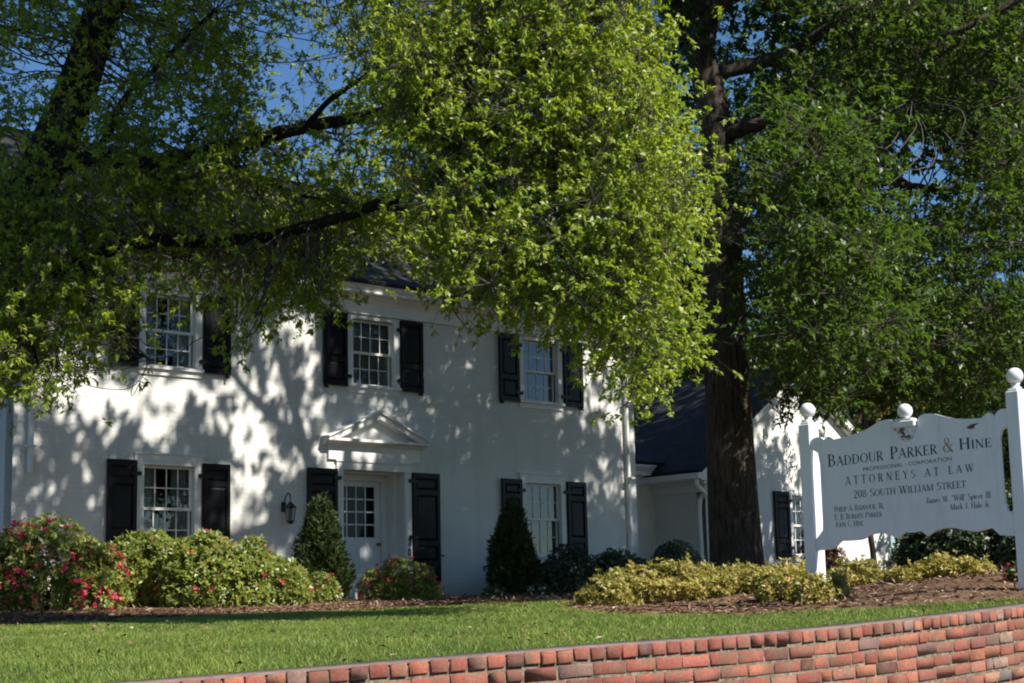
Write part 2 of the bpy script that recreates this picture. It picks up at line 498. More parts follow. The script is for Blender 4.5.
def tube_arrays(pts, rad, seg):
    n = len(pts)
    tan = unit(np.gradient(pts, axis=0))
    ref = np.array([0.31, 0.17, 0.93]) if abs(tan[0][2]) < 0.9 else np.array([1.0, 0.1, 0.0])
    u = unit(np.cross(tan[0], ref))
    V = np.zeros((n, seg, 3))
    ang = np.arange(seg) * 2 * math.pi / seg
    for i in range(n):
        u = unit(u - tan[i] * np.dot(u, tan[i]))
        w = np.cross(tan[i], u)
        V[i] = pts[i] + rad[i] * (np.cos(ang)[:, None] * u + np.sin(ang)[:, None] * w)
    i = np.arange(n - 1)[:, None] * seg
    k = np.arange(seg)[None, :]
    k2 = (k + 1) % seg
    Fq = np.stack([i + k, i + k2, i + seg + k2, i + seg + k], -1).reshape(-1, 4)
    return V.reshape(-1, 3), Fq

def smooth_path(pts, n_per=6):
    P = np.asarray(pts, float)
    P = np.vstack([2 * P[0] - P[1], P, 2 * P[-1] - P[-2]])
    out = []
    for i in range(1, len(P) - 2):
        for t in np.linspace(0, 1, n_per, endpoint=False):
            a, b, c, d = P[i - 1], P[i], P[i + 1], P[i + 2]
            out.append(0.5 * ((2 * b) + (-a + c) * t + (2 * a - 5 * b + 4 * c - d) * t * t + (-a + 3 * b - 3 * c + d) * t ** 3))
    out.append(P[-2])
    return np.array(out)

class Arr:
    """numpy accumulator of quads"""
    def __init__(self): self.V, self.F, self.n = [], [], 0
    def add(self, V, Fq):
        self.V.append(V); self.F.append(Fq + self.n); self.n += len(V)
    def tube(self, pts, rad, seg=6):
        pts = np.asarray(pts, float)
        V, Fq = tube_arrays(pts, np.broadcast_to(np.asarray(rad, float), (len(pts),)), seg)
        self.add(V, Fq)
    def segs(self, p0, p1, r0, r1):
        """many thin three-sided twigs at once"""
        d = unit(p1 - p0)
        a = unit(np.cross(d, np.array([0.3, 0.5, 0.81])))
        b = np.cross(d, a)
        V = []
        for (p, r_) in ((p0, r0), (p1, r1)):
            for k in range(3):
                t = 2 * math.pi * k / 3
                V.append(p + np.broadcast_to(r_, (len(p),))[:, None] * (math.cos(t) * a + math.sin(t) * b))
        V = np.stack(V, 1)
        base = (np.arange(len(p0)) * 6)[:, None, None]
        Fq = np.array([[0, 1, 4, 3], [1, 2, 5, 4], [2, 0, 3, 5]])[None] + base
        self.add(V.reshape(-1, 3), Fq.reshape(-1, 4))
    def get(self): return np.vstack(self.V), np.vstack(self.F)
    def build(self, name, mats, parent=None, smooth=False):
        V, Fq = self.get()
        return raw_mesh(name, V, Fq, mats, parent, smooth=smooth)

def leaf_quads(P, D, Nn, L, W, fold=0.22):
    """one folded four-cornered leaf per row: P base, D direction, Nn rough normal"""
    D = unit(D)
    S_ = unit(np.cross(D, Nn))
    Nn = np.cross(S_, D)
    L = np.broadcast_to(L, (len(P),))[:, None]; W = np.broadcast_to(W, (len(P),))[:, None]
    mid = P + D * L * 0.45
    V = np.stack([P, mid + S_ * W * 0.5 + Nn * W * fold, P + D * L - Nn * L * 0.08, mid - S_ * W * 0.5 + Nn * W * fold], 1)
    Fq = np.arange(len(P) * 4).reshape(-1, 4)
    return V.reshape(-1, 3), Fq

def sprays(C, nleaf, tw, L, W, leaf_arr, twig_arr=None, droop=0.25, upn=0.7, axis=None, twr=0.0025, face=(0, 0, 1.0)):
    """a short twig with leaves set along it at every point of C"""
    n = len(C)
    d = rng.normal(size=(n, 3)); d[:, 2] -= droop
    if axis is not None: d = d * 0.6 + axis
    d = unit(d)
    ln = tw * rng.uniform(0.6, 1.3, n)[:, None]
    p0, p1 = C - d * ln * 0.5, C + d * ln * 0.5
    if twig_arr is not None:
        twig_arr.segs(p0, p1, twr, twr * 0.4)
    t = rng.beta(2.0, 0.9, (n, nleaf, 1))
    P = p0[:, None] + (p1 - p0)[:, None] * t
    rd = unit(rng.normal(size=(n, nleaf, 3)))
    D = d[:, None] * 0.55 + rd * 0.9
    D[..., 2] -= droop * 0.5
    Nn = rng.normal(size=(n, nleaf, 3)) * (1 - upn) + np.array(face) * upn + SUN * 0.15
    P, D, Nn = P.reshape(-1, 3), D.reshape(-1, 3), Nn.reshape(-1, 3)
    k = len(P)
    s_ = rng.uniform(0.55, 1.3, k)
    V, Fq = leaf_quads(P, D, Nn, L * s_, W * s_ * rng.uniform(0.8, 1.15, k))
    leaf_arr.add(V, Fq)

# ------------------------------------------------------------------ terrain
WALL_PTS = np.array([(-40, 1.6, -1.0), (-20, 3.0, -0.9), (-8, 5.4, -0.56), (-4.5, 6.72, -0.41), (-1.72, 8.0, -0.29), (0.25, 9.02, -0.20), (1.10, 9.62, -0.172), (1.94, 10.27, -0.137), (2.85, 11.10, -0.085), (3.66, 12.0, -0.033),
                     (5.0, 13.7, 0.03), (6.6, 16.0, 0.08), (10, 21.6, 0.12), (18, 36, 0.2), (30, 60, 0.2)])
WALL = smooth_path(WALL_PTS, 10)
def wall_y(X): return np.interp(X, WALL[:, 0], WALL[:, 1])
def wall_z(X): return np.interp(X, WALL[:, 0], WALL[:, 2])
YAW = 0.7436
HO = np.array([-2.4083, 28.37, 0.0])
HS = np.array([math.cos(YAW), math.sin(YAW), 0]); HN = np.array([math.sin(YAW), -math.cos(YAW), 0])
HZ = 0.22
def house_pt(x, y, z): return HO + HS * x - HN * y + np.array([0, 0, z + HZ])
ctrl = [tuple(p - np.array([0, 0, 0.03])) for p in WALL_PTS[1:]]
for x in (-6.5, -3, 0, 3, 6.5, 8.6, 12, 15): ctrl.append((*house_pt(x, -0.2, 0)[:2], HZ + 0.03))
for x in (-12, 0, 12, 22): ctrl.append((*house_pt(x, 14, 0)[:2], HZ + 0.05))
for u, v, Y in ((0, 625, 16.7), (150, 615, 19.6), (300, 610, 20.4), (450, 602.5, 23), (575, 611.5, 15.3), (700, 618, 12.4), (850, 611, 12.7), (1020, 601, 12.75), (600, 604, 17)):
    ctrl.append(tuple(at(u, v, Y)))
ctrl += [(4.4, 14.5, 0.22), (2.64, 15.0, 0.0), (5.5, 17, 0.25), (-14, 14, -0.05), (-16, 24, 0.2), (14, 34, 0.28), (-40, 40, 0.2), (-40, 15, -0.2), (25, 58, 0.25), (-30, 70, 0.25), (20, 75, 0.25)]
CT = np.array(ctrl)
def tps(d2): return 0.5 * d2 * np.log(d2 + 1e-9)
_d2 = ((CT[:, None, :2] - CT[None, :, :2]) ** 2).sum(-1)
_n = len(CT)
_A = np.zeros((_n + 3, _n + 3))
_A[:_n, :_n] = tps(_d2) + np.eye(_n) * 0.3
_A[:_n, _n] = 1; _A[:_n, _n + 1:] = CT[:, :2]; _A[_n:, :_n] = _A[:_n, _n:].T
_w = np.linalg.solve(_A, np.concatenate([CT[:, 2], [0, 0, 0]]))
def gz(X, Y):
    X = np.asarray(X, float); Y = np.asarray(Y, float)
    sh = X.shape
    Pq = np.stack([X.ravel(), Y.ravel()], -1)
    out = np.zeros(len(Pq))
    for i in range(0, len(Pq), 20000):
        q = Pq[i:i + 20000]
        out[i:i + 20000] = tps(((q[:, None] - CT[None, :, :2]) ** 2).sum(-1)) @ _w[:_n] + _w[_n] + q @ _w[_n + 1:]
    return out.reshape(sh)
def on_ground(u, v, y0=8.5, y1=45):
    """where the sight line meets the terrain (nearest crossing)"""
    Ys = np.linspace(y0, y1, 400)
    d = ray(u, v)
    P = d[None] * (Ys / d[1])[:, None]
    h = P[:, 2] - gz(P[:, 0], P[:, 1])
    i = np.where((h[:-1] > 0) & (h[1:] <= 0))[0]
    return P[i[0]] if len(i) else P[np.argmin(np.abs(h))]

# lawn sheet: columns run from the retaining wall back past the house
xs = np.unique(np.concatenate([np.linspace(-40, -12, 15), np.arange(-12, 14, 0.2), np.linspace(14, 30, 9)]))
vv = np.concatenate([np.arange(0, 24, 0.2), np.linspace(24, 70, 24)])
GX = np.repeat(xs[:, None], len(vv), 1)
GY = wall_y(xs)[:, None] + 0.13 + vv[None, :]
GZ = gz(GX, GY)
def sheet(name, mat, mask=None, lift=0.0, jitter=0.0):
    nx, ny = GX.shape
    idx = np.arange(nx * ny).reshape(nx, ny)
    Fq = np.stack([idx[:-1, :-1], idx[1:, :-1], idx[1:, 1:], idx[:-1, 1:]], -1).reshape(-1, 4)
    Z = GZ + lift + (rng.normal(size=GZ.shape) * jitter if jitter else 0)
    V = np.stack([GX, GY, Z], -1).reshape(-1, 3)
    if mask is not None:
        c = V[Fq].mean(1)
        Fq = Fq[mask(c[:, 0], c[:, 1])]
        used, inv = np.unique(Fq, return_inverse=True)
        V, Fq = V[used], inv.reshape(Fq.shape)
    return raw_mesh(name, V, Fq, mat, smooth=True)
tag(sheet('lawn', M['lawn']), kind='structure')

def in_poly(X, Y, poly):
    poly = np.asarray(poly)
    inside = np.zeros(X.shape, bool)
    j = len(poly) - 1
    for i in range(len(poly)):
        xi, yi = poly[i]; xj, yj = poly[j]
        c = ((yi > Y) != (yj > Y)) & (X < (xj - xi) * (Y - yi) / (yj - yi + 1e-12) + xi)
        inside ^= c
        j = i
    return inside
front = [on_ground(u, v)[:2] for u, v in ((0, 629), (80, 623.5), (150, 619), (230, 615.5), (300, 613), (380, 609.5), (450, 605.5), (520, 603))]
front = [np.array((-16, 13.5)), np.array((-9, 15.6))] + front
sfront = [on_ground(u, v)[:2] for u, v in ((572, 609), (585, 613), (640, 616.5), (700, 618), (780, 615.5), (850, 611), (940, 605.5), (1020, 600.6))]
hb = [house_pt(x, -0.02, 0)[:2] for x in (15, 6.5, -6.6)]
BED = np.array(front + [on_ground(548, 600)[:2]] + sfront + [np.array((6.2, 16.3)), np.array((9.5, 22)), np.array((13, 30))] + hb + [np.array((-16, 20))])
nx_ = lambda X, Y: 0.09 * np.sin(X * 5.1 + Y * 2.3) + 0.06 * np.sin(X * 11 - Y * 7)
def in_bed(X, Y): return in_poly(X + nx_(X, Y), Y + nx_(Y, X), BED)
tag(sheet('mulch_bed', M['mulch'], in_bed, 0.012, 0.004), kind='structure')

# street side
mb = MB()
mb.box(-600, 600, -600, 600, -2.2, -1.72)
tag(mb.build('ground', M['earth']), kind='structure')
def strip(name, off0, off1, z0, z1, mat):
    W2 = WALL[::3]
    tn = unit(np.gradient(W2[:, :2], axis=0))
    nr = np.stack([tn[:, 1], -tn[:, 0]], -1)
    a, b = W2[:, :2] + nr * off0, W2[:, :2] + nr * off1
    m = MB()
    for i in range(len(W2) - 1):
        q = [a[i], a[i + 1], b[i + 1], b[i]]
        m.add([(*p, z0) for p in q] + [(*p, z1) for p in q], [(0, 1, 2, 3), (7, 6, 5, 4), (1, 0, 4, 5), (2, 1, 5, 6), (3, 2, 6, 7), (0, 3, 7, 4)])
    return tag(m.build(name, mat), kind='structure')
strip('pavement', 0.25, 1.75, -2.0, -1.50, M['concrete'])
strip('kerb', 1.75, 1.90, -2.0, -1.49, M['concrete'])
strip('street', 1.905, 9.5, -2.0, -1.62, M['asphalt'])

# ------------------------------------------------------------------ brick retaining wall
def brick_wall():
    seg = np.linalg.norm(np.diff(WALL[:, :2], axis=0), axis=1)
    ss = np.concatenate([[0], np.cumsum(seg)])
    i0 = np.searchsorted(WALL[:, 0], -9.0); i1 = np.searchsorted(WALL[:, 0], 9.5)
    sa, sb = ss[i0], ss[i1]
    def pos(s_):
        return np.array([np.interp(s_, ss, WALL[:, k]) for k in range(3)])
    def frame(s_):
        t = pos(s_ + 0.05) - pos(s_ - 0.05); t2 = unit(t[:2])
        return np.array([t2[0], t2[1], 0]), np.array([t2[1], -t2[0], 0]), t[2] / 0.1
    A = [[], []]; mats_n = 0
    V, Fq, mi = [], [], []
    def brick(s0, s1, z0, z1, dep, out, m):
        """a brick with slightly worn edges; out = how far its face stands out to the street side"""
        c = 0.003
        sm = 0.5 * (s0 + s1)
        t, o, gr = frame(sm)
        base = pos(sm)
        h = 0.5 * (s1 - s0)
        tilt = rng.normal(0, 0.006); yawj = rng.normal(0, 0.012)
        b = len(V)
        for (yy, ii) in ((0, 0), (dep - c, 0), (dep, c)):
            for (xx, zz) in ((-h + ii, z0 + ii), (h - ii, z0 + ii), (h - ii, z1 - ii), (-h + ii, z1 - ii)):
                jx, jz = rng.normal(0, 0.0026, 2)
                V.append(base + t * (xx + jx) + o * (out - dep + yy + xx * yawj) + np.array([0, 0, zz + jz + xx * gr + xx * tilt]))
        for k in (0, 1):
            for q in range(4):
                q2 = (q + 1) % 4
                Fq.append((b + k * 4 + q, b + k * 4 + q2, b + k * 4 + 4 + q2, b + k * 4 + 4 + q)); mi.append(m)
        Fq.append((b + 8, b + 9, b + 10, b + 11)); mi.append(m)
        Fq.append((b + 3, b + 2, b + 1, b + 0)); mi.append(m)
    z = -0.006
    for row in range(18):
        hdr = row == 0 or row in (6, 12)
        hgt = 0.063
        s_ = sa + rng.uniform(0, 0.1)
        lower = row >= 5
        while s_ < sb:
            ln = rng.uniform(0.086, 0.102) if hdr else (rng.uniform(0.19, 0.212) if rng.random() > 0.16 else rng.uniform(0.085, 0.12))
            s1 = s_ + ln
            out = max(0.001, (0.004 if not lower else 0.016) + rng.normal(0, 0.002))
            if row == 0: out += 0.006
            gap = rng.random()
            if True:
                dz = rng.normal(0, 0.0022)
                brick(s_, s1, z - hgt + dz, z + dz, 0.10, out, 1 if lower and rng.random() < 0.55 else 0)
            s_ = s1 + rng.uniform(0.011, 0.017)
        z -= hgt + (0.0155 if row != 4 else 0.026)
        if row == 0: z -= 0.006
    # core of mortar behind the faces, and the mortar cap
    w = WALL[(WALL[:, 0] > -9.3) & (WALL[:, 0] < 9.6)]
    t2 = unit(np.gradient(w[:, :2], axis=0)); o2 = np.stack([t2[:, 1], -t2[:, 0]], -1)
    def ribbon(offs, m):
        b = len(V); n = len(w); k = len(offs)
        for i in range(n):
            for (of, zz) in offs:
                p = w[i, :2] + o2[i] * of
                V.append(np.array([p[0], p[1], w[i, 2] + zz]))
        for i in range(n - 1):
            for q in range(k):
                q2 = (q + 1) % k
                Fq.append((b + i * k + q, b + i * k + q2, b + (i + 1) * k + q2, b + (i + 1) * k + q)); mi.append(m)
        for i in (0, n - 1):
            Fq.append(tuple(b + i * k + q for q in range(4))); mi.append(m)
    ribbon([(-0.12, -0.02), (-0.0035, -0.02), (-0.0035, -1.7), (-0.12, -1.7)], 2)
    ribbon([(-0.15, 0.008), (0.0, -0.004), (0.0, -0.012), (-0.15, -0.012)], 3)
    o = raw_mesh('brick_retaining_wall', np.array(V), np.array(Fq), [M['brick'], M['brick_pale'], M['mortar'], M['capstone']], mi=mi)
    return tag(o, 'low weathered red brick retaining wall curving along the front lawn', 'brick wall')
brick_wall()

# ------------------------------------------------------------------ white house (local: x along the front, y inwards, z up from its base)
WORLD_SPACE = False
house = empty('white_house', (HO[0], HO[1], HZ), YAW)
tag(house, 'two storey white painted brick house with black shutters and gabled side wing', 'house')

def wall_with_openings(m, x0, x1, z0, z1, ops, y=0.0, depth=0.24):
    """front and back skins on a grid that leaves the openings free, with the reveals between; ops: (x0, x1, z0, z1)"""
    xsx = sorted({x0, x1, *[o[0] for o in ops], *[o[1] for o in ops]})
    zsz = sorted({z0, z1, *[o[2] for o in ops], *[o[3] for o in ops]})
    for i in range(len(xsx) - 1):
        for j in range(len(zsz) - 1):
            a, b, c, d = xsx[i], xsx[i + 1], zsz[j], zsz[j + 1]
            if any(o[0] <= a + 1e-6 and b - 1e-6 <= o[1] and o[2] <= c + 1e-6 and d - 1e-6 <= o[3] for o in ops):
                continue
            m.quad((a, y, c), (b, y, c), (b, y, d), (a, y, d))
            m.quad((b, y + depth, c), (a, y + depth, c), (a, y + depth, d), (b, y + depth, d))
    for (a, b, c, d) in ops:
        e = y + depth
        m.quad((a, y, c), (a, e, c), (a, e, d), (a, y, d))
        m.quad((b, e, c), (b, y, c), (b, y, d), (b, e, d))
        m.quad((a, y, c), (b, y, c), (b, e, c), (a, e, c))
        m.quad((a, e, d), (b, e, d), (b, y, d), (a, y, d))

def add_window(cx, z0, z1, half, y, cover, label=None, head=False, sill=True, cols=4):
    """sash window in an opening cx +- half, z0..z1; cover says what hangs inside"""
    cas = 0.115
    f = MB()
    xo0, xo1 = cx - half, cx + half
    # casing boards proud of the wall
    f.box(xo0 - 0.03, xo0 + 0.085, y - 0.035, y + 0.06, z0, z1)
    f.box(xo1 - 0.085, xo1 + 0.03, y - 0.035, y + 0.06, z0, z1)
    f.box(xo0 - 0.03, xo1 + 0.03, y - 0.037, y + 0.06, z1, z1 + 0.055)
    if head:
        f.box(xo0 - 0.07, xo1 + 0.07, y - 0.030, y - 0.001, z1 + 0.057, z1 + 0.16)
        f.box(xo0 - 0.09, xo1 + 0.09, y - 0.050, y - 0.001, z1 + 0.162, z1 + 0.185)
    # sashes: upper one sits further out than the lower one
    zm = 0.5 * (z0 + z1)
    gx0, gx1 = xo0 + 0.085, xo1 - 0.085
    st = 0.042
    panes = []
    for (a, b, ys) in ((zm - 0.02, z1, y + 0.055), (z0, zm + 0.02, y + 0.092)):
        f.box(gx0, gx0 + st, ys, ys + 0.035, a, b)
        f.box(gx1 - st, gx1, ys, ys + 0.035, a, b)
        f.box(gx0 + st, gx1 - st, ys + 0.001, ys + 0.034, a, a + st)
        f.box(gx0 + st, gx1 - st, ys + 0.001, ys + 0.034, b - st, b)
        for k in range(1, cols):
            xx = gx0 + st + (gx1 - gx0 - 2 * st) * k / cols
            f.box(xx - 0.008, xx + 0.008, ys + 0.006, ys + 0.028, a + st, b - st)
        zz = 0.5 * (a + b)
        f.box(gx0 + st, gx1 - st, ys + 0.008, ys + 0.026, zz - 0.008, zz + 0.008)
        panes.append((a + st, b - st, ys + 0.017))
    w = f.build('window', M['trim'], house)
    if label: w['label'] = label
    p = MB()
    for (a, b, yy) in panes:
        p.quad((gx0 + st, yy, a), (gx1 - st, yy, a), (gx1 - st, yy, b), (gx0 + st, yy, b))
    p.build('pane', M['glass'], w)
    if sill:
        s = MB()
        s.box(xo0 - 0.05, xo1 + 0.05, y - 0.075, y + 0.05, z0 - 0.05, z0 - 0.002)
        s.box(xo0 - 0.03, xo1 + 0.03, y - 0.030, y - 0.001, z0 - 0.14, z0 - 0.052)
        s.build('sill', M['trim'], w)
    c = MB()
    yb = y + 0.16
    if cover == 'blind':
        zt = z1 - 0.02
        while zt > z0 + 0.04:
            c.add([(gx0 + 0.01, yb, zt), (gx1 - 0.01, yb, zt), (gx1 - 0.01, yb + 0.03, zt - 0.030), (gx0 + 0.01, yb + 0.03, zt - 0.030)], [(0, 1, 2, 3)])
            zt -= 0.040
        c.build('blind', M['blind'], w)
    elif cover == 'curtain':
        for (a, b) in ((gx0, gx0 + 0.30), (gx1 - 0.30, gx1)):
            n = 24
            vs, fs = [], []
            for k in range(n + 1):
                xx = a + (b - a) * k / n
                yy = yb + 0.03 * math.sin(k * 1.35)
                vs += [(xx, yy, z0), (xx, yy, z1)]
            fs = [(2 * k, 2 * k + 2, 2 * k + 3, 2 * k + 1) for k in range(n)]
            c.add(vs, fs, 0, True)
        c.build('curtain', M['curtain'], w)
    elif cover == 'drape':
        n = 40
        vs = []
        for k in range(n + 1):
            xx = gx0 + (gx1 - gx0) * k / n
            yy = yb + 0.08 + 0.025 * math.sin(k * 1.1)
            vs += [(xx, yy, z0), (xx, yy, z0 + (z1 - z0) * 0.97)]
        c.add(vs, [(2 * k, 2 * k + 2, 2 * k + 3, 2 * k + 1) for k in range(n)], 0, True)
        c.build('curtain', M['drape'], w)
    b = MB()
    b.box(xo0 - 0.3, xo1 + 0.3, y + 0.25, y + 0.9, z0 - 0.2, z1 + 0.2)
    # only the five far sides of a dim room
    b.f = [fc for fc in b.f if fc != (0, 1, 5, 4)]; b.m = b.m[:len(b.f)]; b.s = b.s[:len(b.f)]
    b.build('room', M['dark'], w)
    return w

def add_shutter(x0, x1, z0, z1, y, hinge_right, panels):
    """board shutter: stiles, rails and raised panels; panels = heights of the rails as fractions"""
    s = MB()
    yf, yb = y - 0.075, y - 0.032
    st = 0.065
    s.box(x0, x0 + st, yf, yb, z0, z1)
    s.box(x1 - st, x1, yf, yb, z0, z1)
    cuts = [0.0] + list(panels) + [1.0]
    rl = 0.085
    H = z1 - z0
    for i, fr in enumerate(cuts):
        c = z0 + fr * H
        a, b = (c, c + rl) if i == 0 else ((c - rl, c) if i == len(cuts) - 1 else (c - rl / 2, c + rl / 2))
        s.box(x0 + st, x1 - st, yf + 0.002, yb - 0.002, a, b)
    for i in range(len(cuts) - 1):
        a = z0 + cuts[i] * H + (rl if i == 0 else rl / 2)
        b = z0 + cuts[i + 1] * H - (rl if i == len(cuts) - 2 else rl / 2)
        s.box(x0 + st, x1 - st, yf + 0.024, yb - 0.004, a, b)
        # raised field with sloping edges
        e = 0.035
        xa, xb = x0 + st + 0.008, x1 - st - 0.008
        za, zb = a + 0.008, b - 0.008
        vs = [(xa, yf + 0.0235, za), (xb, yf + 0.0235, za), (xb, yf + 0.0235, zb), (xa, yf + 0.0235, zb),
              (xa + e, yf + 0.006, za + e), (xb - e, yf + 0.006, za + e), (xb - e, yf + 0.006, zb - e), (xa + e, yf + 0.006, zb - e)]
        s.add(vs, [(4, 5, 6, 7), (0, 1, 5, 4), (1, 2, 6, 5), (2, 3, 7, 6), (3, 0, 4, 7)])
    sh = s.build('shutter', M['shutter'], house)
    for zz in (z0 + 0.14 * H, z0 + 0.86 * H) if H < 1.8 else (z0 + 0.10 * H, z0 + 0.47 * H, z0 + 0.93 * H):
        h = MB()
        if hinge_right: h.box(x1 - 0.10, x1 + 0.075, yf - 0.008, yf - 0.001, zz - 0.022, zz + 0.022); h.box(x1 + 0.04, x1 + 0.076, yf - 0.001, y - 0.036, zz - 0.03, zz + 0.03)
        else: h.box(x0 - 0.075, x0 + 0.10, yf - 0.008, yf - 0.001, zz - 0.022, zz + 0.022); h.box(x0 - 0.076, x0 - 0.04, yf - 0.001, y - 0.036, zz - 0.03, zz + 0.03)
        h.build('hinge', M['iron'], sh)
    # iron holdback at the free lower corner
    k = MB()
    xx = x0 + 0.05 if hinge_right else x1 - 0.05
    zz = z0 if H < 1.8 else z0 + 0.32 * H
    if H < 1.8:
        k.box(xx - 0.01, xx + 0.01, yf - 0.01, y, zz - 0.045, zz - 0.001); k.box(xx - 0.02, xx + 0.02, yf - 0.016, yf - 0.009, zz - 0.06, zz + 0.03)
    else:
        xe = x1 if not hinge_right else x0 - 0.09
        k.box(xe + 0.001, xe + 0.09, yf + 0.01, yf + 0.03, zz - 0.012, zz + 0.012)
    k.build('holdback', M['iron'], sh)

UZ0, UZ1 = 3.66, 4.80         # upper windows
LZ0, LZ1 = 0.80, 2.12         # lower windows
HALF = 0.53
ops = []
for cx in (-3.99, 0.0, 3.97): ops.append((cx - HALF, cx + HALF, UZ0, UZ1))
for cx in (-3.99, 3.97): ops.append((cx - HALF, cx + HALF, LZ0, LZ1))
DOOR = (-0.66, 0.66, 0.0, 2.20)
ops.append(DOOR)
XL, XR, HT = -6.56, 6.5, 5.02
DEP = 8.6
w = MB()
wall_with_openings(w, XL, XR, -0.6, HT, ops)
# sides, back and gable ends
w.box(XL, XL + 0.24, 0.242, DEP, -0.6, HT)
w.box(XR - 0.24, XR, 0.242, DEP, -0.6, HT)
w.box(XL + 0.242, XR - 0.242, DEP - 0.24, DEP, -0.6, HT)
RIDGE = 8.30
for (a, b) in ((XL, XL + 0.24), (XR - 0.24, XR)):
    w.prism_x([(0.02, HT + 0.002), (DEP - 0.02, HT + 0.002), (DEP - 0.02, HT + 0.42), (DEP / 2, RIDGE - 0.16), (0.02, HT + 0.42)], a, b)
w.build('wall', M['brick_white'], house)

add_window(-3.99, UZ0, UZ1, HALF, 0, 'curtain')
add_window(0.0, UZ0, UZ1, HALF, 0, 'blind', 'window with lowered blinds over the door')
add_window(3.97, UZ0, UZ1, HALF, 0, 'curtain')
add_window(-3.99, LZ0, LZ1, HALF, 0, 'curtain', head=True)
add_window(3.97, LZ0, LZ1, HALF, 0, 'drape', head=True)
for cx in (-3.99, 0.0, 3.97):
    add_shutter(cx - 1.075, cx - 0.585, 3.61, 4.86, 0, True, (0.36,))
    add_shutter(cx + 0.585, cx + 1.075, 3.61, 4.86, 0, False, (0.36,))
for cx in (-3.99, 3.97):
    add_shutter(cx - 1.075, cx - 0.585, 0.74, 2.18, 0, True, (0.24, 0.78))
    add_shutter(cx + 0.585, cx + 1.075, 0.74, 2.18, 0, False, (0.24, 0.78))
add_shutter(-1.41, -0.81, 0.10, 2.20, 0, True, (0.26, 0.42, 0.84))
add_shutter(0.81, 1.41, 0.10, 2.20, 0, False, (0.26, 0.42, 0.84))

# frieze, cornice and gutter of the eaves
EZ = 5.40
c = MB()
c.box(XL - 0.02, XR + 0.02, -0.045, -0.001, 4.90, 5.08)
c.box(XL - 0.03, XR + 0.03, -0.065, -0.001, 4.885, 4.90 - 0.001)
c.prism_x([(-0.001, 5.082), (-0.055, 5.082), (-0.075, 5.12), (-0.14, 5.17), (-0.15, 5.20), (-0.001, 5.20)], XL - 0.03, XR + 0.03)
c.box(XL - 0.06, XR + 0.06, -0.33, -0.001, 5.202, 5.25)
c.prism_x([(-0.31, 5.252), (-0.34, 5.27), (-0.40, 5.34), (-0.42, 5.40), (-0.30, 5.40), (-0.24, 5.33), (-0.001, 5.33), (-0.001, 5.252)], XL - 0.10, XR + 0.10)
c.build('cornice', M['trim'], house)
# a slope of roof as a thick slab; UV in metres
def roof_slab(name, pts_lo, pts_hi, x0, x1, thick=0.07):
    m = MB()
    (y0, z0), (y1, z1) = pts_lo, pts_hi
    L = math.hypot(y1 - y0, z1 - z0)
    nz, ny = (y1 - y0) / L, -(z1 - z0) / L
    if nz < 0: nz, ny = -nz, -ny
    m.prism_x([(y0, z0), (y1, z1), (y1 + ny * thick, z1 + nz * thick), (y0 + ny * thick, z0 + nz * thick)], x0, x1)
    return m.build(name, M['shingle'], house, uv=lambda co: (co.x, math.hypot(co.y - y0, co.z - z0)))
roof_slab('roof', (-0.40, 5.335), (DEP / 2, RIDGE), XL - 0.12, XR + 0.12)
roof_slab('roof', (DEP + 0.40, 5.335), (DEP / 2 + 0.001, RIDGE), XL - 0.12, XR + 0.12)
g = MB()
g.box(XL - 0.06, XR + 0.06, DEP / 2 - 0.09, DEP / 2 + 0.09, RIDGE + 0.03, RIDGE + 0.085)
g.build('ridge_cap', M['shingle'], house, uv=lambda co: (co.x, co.y))
# back eaves and rakes
g = MB()
g.box(XL - 0.06, XR + 0.06, DEP + 0.001, DEP + 0.36, 5.20, 5.30)
g.build('cornice', M['trim'], house)
for xx in (XL - 0.10, XR + 0.001):
    g = MB()
    g.prism_x([(-0.30, 5.20), (DEP / 2, RIDGE - 0.16), (DEP / 2, RIDGE - 0.005), (-0.36, 5.345)], xx, xx + 0.10)
    g.prism_x([(DEP + 0.30, 5.20), (DEP / 2 + 0.001, RIDGE - 0.16), (DEP / 2 + 0.001, RIDGE - 0.005), (DEP + 0.36, 5.345)], xx, xx + 0.10)
    g.build('rake_board', M['trim'], house)

# door in its recess
REC = 0.50
d = MB()
d.box(DOOR[0] - 0.001, DOOR[0] + 0.02, 0.242, REC + 0.1, 0, 2.2)     # panelled jambs
d.box(DOOR[1] - 0.02, DOOR[1] + 0.001, 0.242, REC + 0.1, 0, 2.2)
for (a, b) in ((0.10, 0.75), (0.85, 1.45), (1.55, 2.08)):
    d.box(DOOR[1] - 0.026, DOOR[1] - 0.0205, 0.30, REC - 0.06, a, b)
    d.box(DOOR[0] + 0.0205, DOOR[0] + 0.026, 0.30, REC - 0.06, a, b)
d.box(DOOR[0] + 0.021, DOOR[1] - 0.021, 0.242, REC + 0.1, 2.17, 2.2)
d.box(DOOR[0] + 0.021, -0.52, REC - 0.03, REC + 0.1, 0, 2.168)
d.box(0.52, DOOR[1] - 0.021, REC - 0.03, REC + 0.1, 0, 2.168)
d.box(-0.519, 0.519, REC - 0.03, REC + 0.1, 2.07, 2.168)
